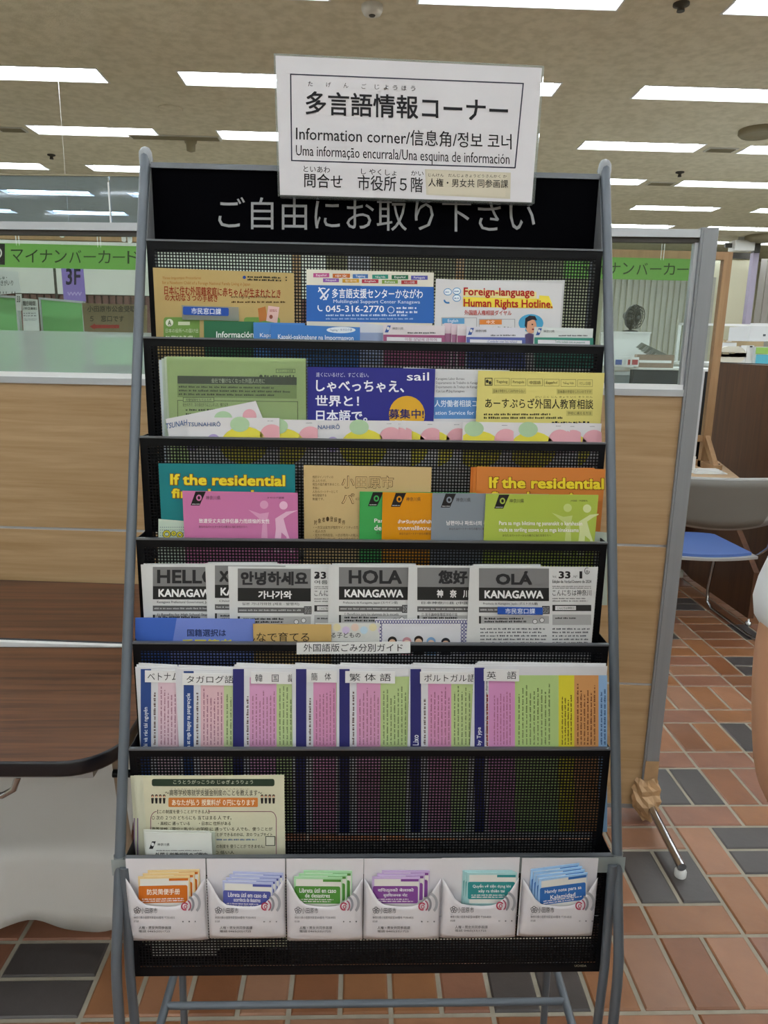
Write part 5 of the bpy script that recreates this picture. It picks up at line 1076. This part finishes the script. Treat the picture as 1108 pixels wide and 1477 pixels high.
# ---- through the right glass
def ztop_at(y, px, py): return at(px, py, y).z
wtb = thing('work_counter', 'white work counter with papers seen through the right glass', 'counter', (3, 6.0, 0)); zc = at(950, 531, 5.8).z
B('counter_top', 2.2, 3.05, 5.75, 6.6, zc-.03, zc, M_WHITE, wtb); B('counter_body', 2.22, 3.03, 5.8, 6.55, 0, zc-.03, M_WHITE, wtb)
a = at(884, 480, 6.3); b = at(935, 512, 6.3)
cp = thing('white_cabinet', 'white office machine cabinet under the black fan', 'office machine', ((a.x+b.x)/2, 6.3, zc)); B('body', a.x, b.x, 6.3, 6.6, zc, a.z, M_WHITE, cp); B('lid', a.x-.005, b.x+.01, 6.29, 6.6, a.z, a.z+.012, M_WHITE, cp)
# fan
c = at(914, 457, 6.45); fn = thing('desk_fan', 'small black desk fan on the white machine', 'fan', (c.x, 6.45, a.z+.012))
m = MB(); m.tube([(c.x-.02, 6.45, a.z+.02), (c.x-.01, 6.45, c.z-.03)], .012, M_BLACK); m.build('stem', fn); m = MB(); m.lathe((c.x-.02, 6.45, a.z+.012), [(.07, 0), (.065, .012), (.02, .02)], M_BLACK, 20); m.build('fan_base', fn)
mt = Matrix.Translation(c) @ Matrix.Rotation(math.radians(35), 4, 'Z') @ Matrix.Rotation(math.radians(8), 4, 'X')
m = MB(mt)
for r_ in (.04, .07, .095): m.tube([(r_*math.cos(t*math.pi/8), -.045+.0*r_, r_*math.sin(t*math.pi/8)) for t in range(17)], .003, M_BLACK, 6, False)
for k in range(20): t = 2*math.pi*k/20; m.tube([(.02*math.cos(t), -.05, .02*math.sin(t)), (.09*math.cos(t), -.04, .09*math.sin(t)), (.105*math.cos(t), 0, .105*math.sin(t))], .0025, M_BLACK, 6, False)
m.build('guard', fn); m = MB(mt); m.lathe((0, 0, 0), [(.10, 0), (.105, .01), (.10, .02), (.06, .05), (.03, .09)], mat('fan_grey', '#2c2f34', .5), 24, 'y'); m.build('fan_housing', fn)
m = MB(mt)
for k in range(4):
    t = 2*math.pi*k/4; m.add([(.015*math.cos(t), -.02, .015*math.sin(t)), (.085*math.cos(t-.3), -.03, .085*math.sin(t-.3)), (.09*math.cos(t+.2), -.02, .09*math.sin(t+.2)), (.08*math.cos(t+.5), -.01, .08*math.sin(t+.5))], [(0, 1, 2, 3)], mat('fan_blade_grey', '#4a4e54', .4))
m.build('fan_blades', fn)
# fanned files
for k in range(7):
    x0, y0 = 918+k*3.5, 496+k*2.6; Yk = 6.15-.02*k; q = MB(); f = [at(x0, y0+5, Yk), at(x0+42-k*1.5, y0+19-k*.8, Yk), at(x0+44-k*2, y0+15-k*.8, Yk), at(x0+8, y0-2, Yk)]
    q.prism(f, (0, .015, 0), mat('grey_file%d' % (k % 2), ['#7a7c78', '#5c5e5a'][k % 2], .5)); single(q, 'paper_file', ['topmost', 'second', 'third', 'fourth', 'fifth', 'sixth', 'lowest'][k]+' grey file of the fanned pile beside the white machine', 'file', 'fanned grey files')
a = at(915, 511, 6.0); m = MB(); b = at(966, 529, 6.0); m.box(a.x, b.x, 5.93, 5.99, zc, a.z, mat('brown_box', '#8a7466', .7)); m.box(a.x+.02, b.x-.02, 5.925, 5.93, b.z+.03, b.z+.05, M_WHITE); single(m, 'file_box', 'brownish file box below the fanned grey files', 'box')
for k, (x0, x1, c_) in enumerate(((887, 898, '#3a56a0'), (899, 904, '#c8ccd0'), (905, 910, '#b04040'), (911, 921, '#a03a44'))):
    a = at(x0, 515, 5.9); b = at(x1, 529, 5.9); t = thing('binder', ['blue-labelled binder leftmost under the white machine', 'white slim binder second from left under the machine', 'red slim binder third from left under the machine', 'red-labelled binder rightmost under the white machine'][k], 'binder', ((a.x+b.x)/2, 5.9, b.z)); B('cover', a.x, b.x, 5.9, 6.1, b.z, a.z, M_WHITE, t); B('spine_label', a.x+.008, b.x-.008, 5.898, 5.9, b.z+.015, a.z-.02, mat('lab'+c_, c_, .6), t)
monitor('black monitor back seen low in the right glass', 912, 982, 533, 566, 4.2, .722)
m = MB(); a = at(888, 536, 4.5); b = at(911, 562, 4.5); m.box(a.x, b.x, 4.5, 4.6, .722, a.z, mat('pale_grey_box', '#a2a8aa', .6)); m.box(a.x-.004, b.x+.004, 4.495, 4.605, a.z-.02, a.z, M_WHITE); single(m, 'paper_tray', 'pale grey tray box left of the black monitor', 'tray')
# vertical blinds and back corner
VB = thing('vertical_blind', 'pale vertical blind covering the far window behind the banner', 'blind', (5, 13.0, 0)); x = at(868, 450, 13).x
q_end = at(1022, 450, 13).x; k = 0
ztb = 2.75
MBl = mat('blind_fabric', '#b4b2aa', .8)
while x < q_end:
    m = MB(); m.add([(x, 13.0, .01), (x+.1, 13.03, .01), (x+.1, 13.03, ztb), (x, 13.0, ztb)], [(0, 1, 2, 3)], MBl); o = m.build('blind_slat', VB); md = o.modifiers.new('t', 'SOLIDIFY'); md.thickness = .003; x += .105
B('head_rail', at(868, 450, 13).x, q_end, 12.98, 13.06, ztb, ztb+.05, M_WHITE, VB)
cw = thing('partition_wall', 'cream wall block beside the far window and lilac column', 'wall panel', (7, 13.4, 0)); B('wall_face', at(1022, 450, 13.3).x, at(1083, 450, 13.3).x, 13.3, 13.5, 0, 3.2, M_WALL, cw); B('wall_cap', at(1022, 450, 13.3).x, at(1083, 450, 13.3).x, 13.28, 13.3, 3.1, 3.2, M_FITD, cw)
m = MB(); a = at(1078, 440, 12.5); m.box(a.x, a.x+.1, 12.5, 12.6, 0, 3.1, mat('lilac_post', '#a9a2b8', .6)); m.box(a.x, a.x+.1, 12.49, 12.6, 3.1, 3.32, M_FITD); single(m, 'column', 'slim lilac column with dark head beside the cream wall', 'column')
VB2 = thing('vertical_blind', 'grey blind at the far right edge beyond the lilac column', 'blind', (8, 13.2, 0)); x = at(1089, 450, 13.2).x
for k in range(12): B('blind_slat', x+k*.12, x+k*.12+.11, 13.2, 13.21, .01, 3.1, mat('blind_grey', '#a09c96', .8), VB2)
# items over the brown screen
def obox(name, label, cat, px0, px1, py0, py1, y, d, col, parts=()):
    a = at(px0, py0, y); b = at(px1, py1, y); t = thing(name, label, cat, ((a.x+b.x)/2, y, b.z)); B('body', a.x, b.x, y, y+d, b.z, a.z, mat('ob'+col, col, .6), t)
    for (n, x0, x1, y0, y1, c) in parts: p0 = at(x0, y0, y); p1 = at(x1, y1, y); B(n, p0.x, p1.x, y-.006, y, p1.z, p0.z, mat('ob'+c, c, .6), t)
    return t
dsk2 = thing('office_desk', 'long white office desk beyond the brown screen', 'desk', (4.5, 7.0, 0)); zd = at(1060, 524, 6.4).z; B('desk_top', 3.12, 6, 6.35, 7.8, zd-.03, zd, M_WHITE, dsk2); B('desk_body', 3.15, 5.95, 6.4, 7.7, 0, zd-.03, M_WHITE, dsk2)
c_ = at(1053, 512, 6.6); t = thing('office_chair', 'white rounded chair back above the brown screen', 'chair', (c_.x, 6.6, 0)); m = MB()
a = at(1031, 530, 6.3); b = at(1077, 500, 6.3); m.rbox(a.x, b.x, 6.28, 6.33, zd+.0, b.z, .09, mat('cream_plastic', '#c9c6b8', .5)); m.build('backrest', t)
m = MB(); a = at(1042, 511, 6.27); b = at(1052, 508, 6.27); m.box(a.x, b.x, 6.27, 6.28, a.z, b.z, M_FITB); m.build('slot', t); m = MB(); a = at(1054, 510, 6.27); b = at(1060, 508, 6.27); m.box(a.x, b.x, 6.27, 6.28, a.z, b.z, M_FITB); m.build('slot', t)
wbd = obox('wood_board', 'tan wooden shelf board above the white chair back', 'board', 1046, 1101, 490, 500, 7.4, .03, '#b09a76', [('paper_note', 1048, 1055, 491, 493, '#d8d4c8')])
obox('printer', 'large white printer at the right edge above brown screen', 'printer', 1083, 1125, 470, 492, 6.9, .4, '#c8cacc', [('lid', 1083, 1125, 466, 470, '#d6d8da'), ('front_mark', 1101, 1104, 482, 485, '#4a4e54')])
obox('paper_box', 'white boxed tissue pack left of the wooden shelf board', 'box', 1043, 1060, 494, 519.5, 6.8, .12, '#cccdcc', [('lid_edge', 1043, 1060, 494, 495, '#b4b6b6')])
zz = at(1070, 500, 7.4)
for X in (1050, 1097): zx = at(X, 500, 7.4).x; B('leg', zx-.02, zx+.02, 7.4, 7.43, zd, zz.z, M_FRAMEW, wbd)
obox('file_box', 'green and cyan striped file box at right edge on desk', 'box', 1091, 1125, 500, 525, 6.36, .25, '#c4cccc', [('green_band', 1091, 1125, 501, 511, '#94c060'), ('cyan_band', 1091, 1125, 511.5, 525, '#58b4cc')])
obox('white_bin', 'small white bin beside the striped file box', 'bin', 1078, 1085, 498, 524, 6.4, .1, '#cfd0ce', [('dark_clip', 1082, 1085, 499, 501, '#2a2a2a')])
sr = thing('glass_screen_rail', 'white rail of a clear screen across the far office at right', 'screen', (4.5, 8.2, 0)); a = at(1018, 468, 8.2); B('top_rail', a.x-.3, 7, 8.2, 8.22, a.z-.012, a.z+.012, M_WHITE, sr); B('post', a.x-.3, a.x-.27, 8.2, 8.22, 0, a.z, M_WHITE, sr); B('pane', a.x-.27, 7, 8.205, 8.212, .8, a.z-.01, M_CLEAR, sr); B('post', 6.97, 7, 8.2, 8.22, 0, a.z, M_WHITE, sr)
# desk clutter by the frame post
monitor('slim dark monitor edge behind the beech frame post', 1014, 1021, 536, 636, 4.56, .722)
a = at(1003, 535, 4.36); m = MB(); b = at(1010, 600, 4.36); m.box(a.x, b.x, 4.36, 4.42, .722, a.z, mat('white_papers', '#c6c7ca', .7)); m.box(a.x, b.x, 4.35, 4.36, .722, .80, M_WHITE); single(m, 'document_holder', 'white upright document holder between screen post and monitor', 'holder')
a = onZ(1003, 667, .722); m = MB()
for k in range(4): m.rbox(a.x-.22+.01*k, a.x-.02-.012*k, 4.16+.01*k, 4.24, .7225+.006*k, .728+.006*k, .004, M_WHITE, 'z')
single(m, 'document_stack', 'small stack of white papers on the desk beside the frame foot', 'papers')
# security camera / projector on far ceiling
c_ = onZ(1069, 342, H); pj = thing('ceiling_camera', 'white camera unit with dark bracket on far ceiling above frame', 'camera', (c_.x, c_.y, H)); B('body', c_.x-.13, c_.x+.2, c_.y-.1, c_.y+.12, H-.22, H-.06, M_WHITE, pj); B('bracket', c_.x-.25, c_.x-.14, c_.y-.02, c_.y+.02, H-.17, H-.10, M_FITD, pj); B('mount', c_.x-.03, c_.x+.05, c_.y-.03, c_.y+.03, H-.06, H, M_WHITE, pj)

# ---------------------------------------------------------------- person standing at the right edge
M_SKIN = mat('skin', '#b98a6c', .5, var=.08, vscale=14, bump=.08, bscale=120)
M_SHIRT = mat('white_shirt', '#cfd2d6', .8, bump=.2, bscale=60)
M_TROU = mat('navy_trousers', '#2a2e3a', .8); M_HAIR = mat('dark_hair', '#1c1614', .5, bump=.3, bscale=200); M_SHOE = mat('grey_shoe', '#4a4a4c', .6)
def skin(name, parent, verts, edges, radii, m, sub=2, root=0):
    me = bpy.data.meshes.new(name); o0 = Vector(parent.location); me.from_pydata([tuple(Vector(v)-o0) for v in verts], edges, []); me.materials.append(m)
    o = bpy.data.objects.new(name, me); C.objects.link(o); o.parent = parent
    md = o.modifiers.new('skin', 'SKIN'); md.use_smooth_shade = True
    for i, r in enumerate(radii):
        sv = me.skin_vertices[0].data[i]; sv.radius = (r, r) if not isinstance(r, tuple) else r; sv.use_root = (i == root)
    s = o.modifiers.new('sub', 'SUBSURF'); s.levels = sub; s.render_levels = sub; return o
def chain(n, s=0): return [(s+i, s+i+1) for i in range(n-1)]
PX, PY = .665, .60
ps = thing('person', 'person in white short-sleeved print shirt standing at the right edge, arm bent', 'person', (PX, PY, 0))
V = [(PX, PY, .92), (PX, PY, 1.05), (PX, PY+.01, 1.20), (PX, PY, 1.33), (PX, PY, 1.42), (PX, PY+.01, 1.47), (PX, PY+.02, 1.55), (PX, PY+.025, 1.63)]
E_ = chain(8); Rr = [.125, .115, .13, .12, .06, .05, .082, .07]
def limb(start, pts, rs):
    global V, E_, Rr
    b = len(V); V += pts; Rr += rs; E_ += [(start, b)]+chain(len(pts), b)
# left arm (in view), hand at the belly
limb(3, [(PX-.13, PY, 1.36), (.470, PY, 1.29), (.414, PY-.005, 1.16), (.419, PY-.01, 1.09), (.424, PY-.01, 1.035), (.438, PY+.0, 1.0), (.47, PY+.05, .985), (.53, PY+.15, 1.0), (.585, PY+.215, 1.02), (.61, PY+.235, 1.03)], [.075, .062, .059, .057, .053, .048, .048, .044, .034, .032])
limb(3, [(PX+.13, PY, 1.36), (PX+.19, PY, 1.28), (PX+.225, PY, 1.05), (PX+.19, PY+.08, .99), (PX+.09, PY+.21, 1.01), (PX+.05, PY+.235, 1.03)], [.06, .052, .042, .04, .027, .026])
limb(0, [(PX-.09, PY, .86), (PX-.10, PY+.01, .48), (PX-.10, PY-.02, .09)], [.085, .06, .04]); limb(0, [(PX+.09, PY, .86), (PX+.10, PY+.01, .48), (PX+.10, PY-.02, .09)], [.085, .06, .04])
skin('body', ps, V, E_, Rr, M_SKIN)
for s_ in (-1, 1):   # fingers and thumb of both hands, clasped in front
    wx, wy, wz = (.61, PY+.235, 1.03) if s_ < 0 else (PX+.05, PY+.235, 1.03); d = 1 if s_ < 0 else -1
    for k in range(4):
        L = [.055, .062, .06, .048][k]; z = wz+.022-.015*k; skin('finger', ps, [(wx, wy+.005, z), (wx+d*.035, wy+.012, z), (wx+d*(.035+L*.5), wy+.008-.004*s_, z-.006), (wx+d*(.035+L*.85), wy-.014, z-.012)], chain(4), [.0095, .009, .008, .007], M_SKIN, 1)
    skin('thumb', ps, [(wx-d*.01, wy, wz+.02), (wx+d*.015, wy-.012, wz+.042), (wx+d*.04, wy-.016, wz+.05)], chain(3), [.011, .010, .008], M_SKIN, 1)
# shirt torso and sleeves
skin('shirt', ps, [(PX, PY, .90), (PX, PY, 1.02), (PX, PY+.005, 1.18), (PX, PY, 1.32), (PX, PY, 1.41), (PX-.135, PY, 1.355), (PX-.185, PY, 1.30), (.436, PY, 1.20), (.4125, PY-.003, 1.135), (PX+.135, PY, 1.355), (PX+.19, PY, 1.29), (PX+.222, PY, 1.17)], [(0, 1), (1, 2), (2, 3), (3, 4), (3, 5), (5, 6), (6, 7), (7, 8), (3, 9), (9, 10), (10, 11)], [.15, .135, .15, .14, 0.07, .075, .08, .078, .076, .07, .062, .060], M_SHIRT)
rr = random.Random(4)
for k in range(16):
    a = rr.uniform(2.2, 5.2); z = rr.uniform(1.17, 1.20); r_ = .047+.0*(z-1.155); c0 = Vector((.4125+(z-1.135)*.4, PY-.003, z)); p0 = c0+Vector((r_*math.cos(a), r_*math.sin(a), 0)); m = MB(); m.lathe(p0, [(.0015, -.0025), (.0035, 0), (.0015, .0025)], ink(rr.choice(['#a04a5a', '#5a7ab8', '#7a6a9a'])), 8); m.build('printed_flower', ps)
skin('trousers', ps, [(PX, PY, .93), (PX-.09, PY, .85), (PX-.10, PY+.01, .48), (PX-.10, PY-.02, .07), (PX+.09, PY, .85), (PX+.10, PY+.01, .48), (PX+.10, PY-.02, .07)], [(0, 1), (1, 2), (2, 3), (0, 4), (4, 5), (5, 6)], [.14, .10, .078, .07, .10, .078, .07], M_TROU)
for s_ in (-1, 1):
    skin('shoe', ps, [(PX+s_*.10, PY-.05, .045), (PX+s_*.10, PY+.05, .042), (PX+s_*.105, PY+.15, .035)], chain(3), [(.043, .04), (.045, .04), (.04, .03)], M_SHOE, 2)
    m = MB(); m.lathe((PX+s_*.078, PY+.02, 1.555), [(.004, -.025), (.013, -.01), (.014, .012), (.006, .028)], M_SKIN, 10); m.build('ear', ps)
    m = MB(); m.lathe((PX+s_*.03, PY+.096, 1.565), [(.001, -.008), (.009, -.003), (.009, .003), (.001, .008)], mat('eye_dark', '#1a1412', .2), 10); m.build('eye', ps)
m = MB(); m.prism([(PX-.012, PY+.095, 1.525), (PX+.012, PY+.095, 1.525), (PX, PY+.118, 1.53), (PX, PY+.095, 1.57)], (0, -.01, 0), M_SKIN); m.build('nose', ps)
m = MB(); m.rbox(PX-.024, PX+.024, PY+.088, PY+.098, 1.492, 1.503, .004, mat('lips', '#9a5a50', .5)); m.build('mouth', ps)
skin('hair', ps, [(PX, PY-.01, 1.50), (PX, PY-.02, 1.58), (PX, PY+.0, 1.645), (PX, PY+.035, 1.67)], chain(4), [.075, .088, .085, .06], M_HAIR)
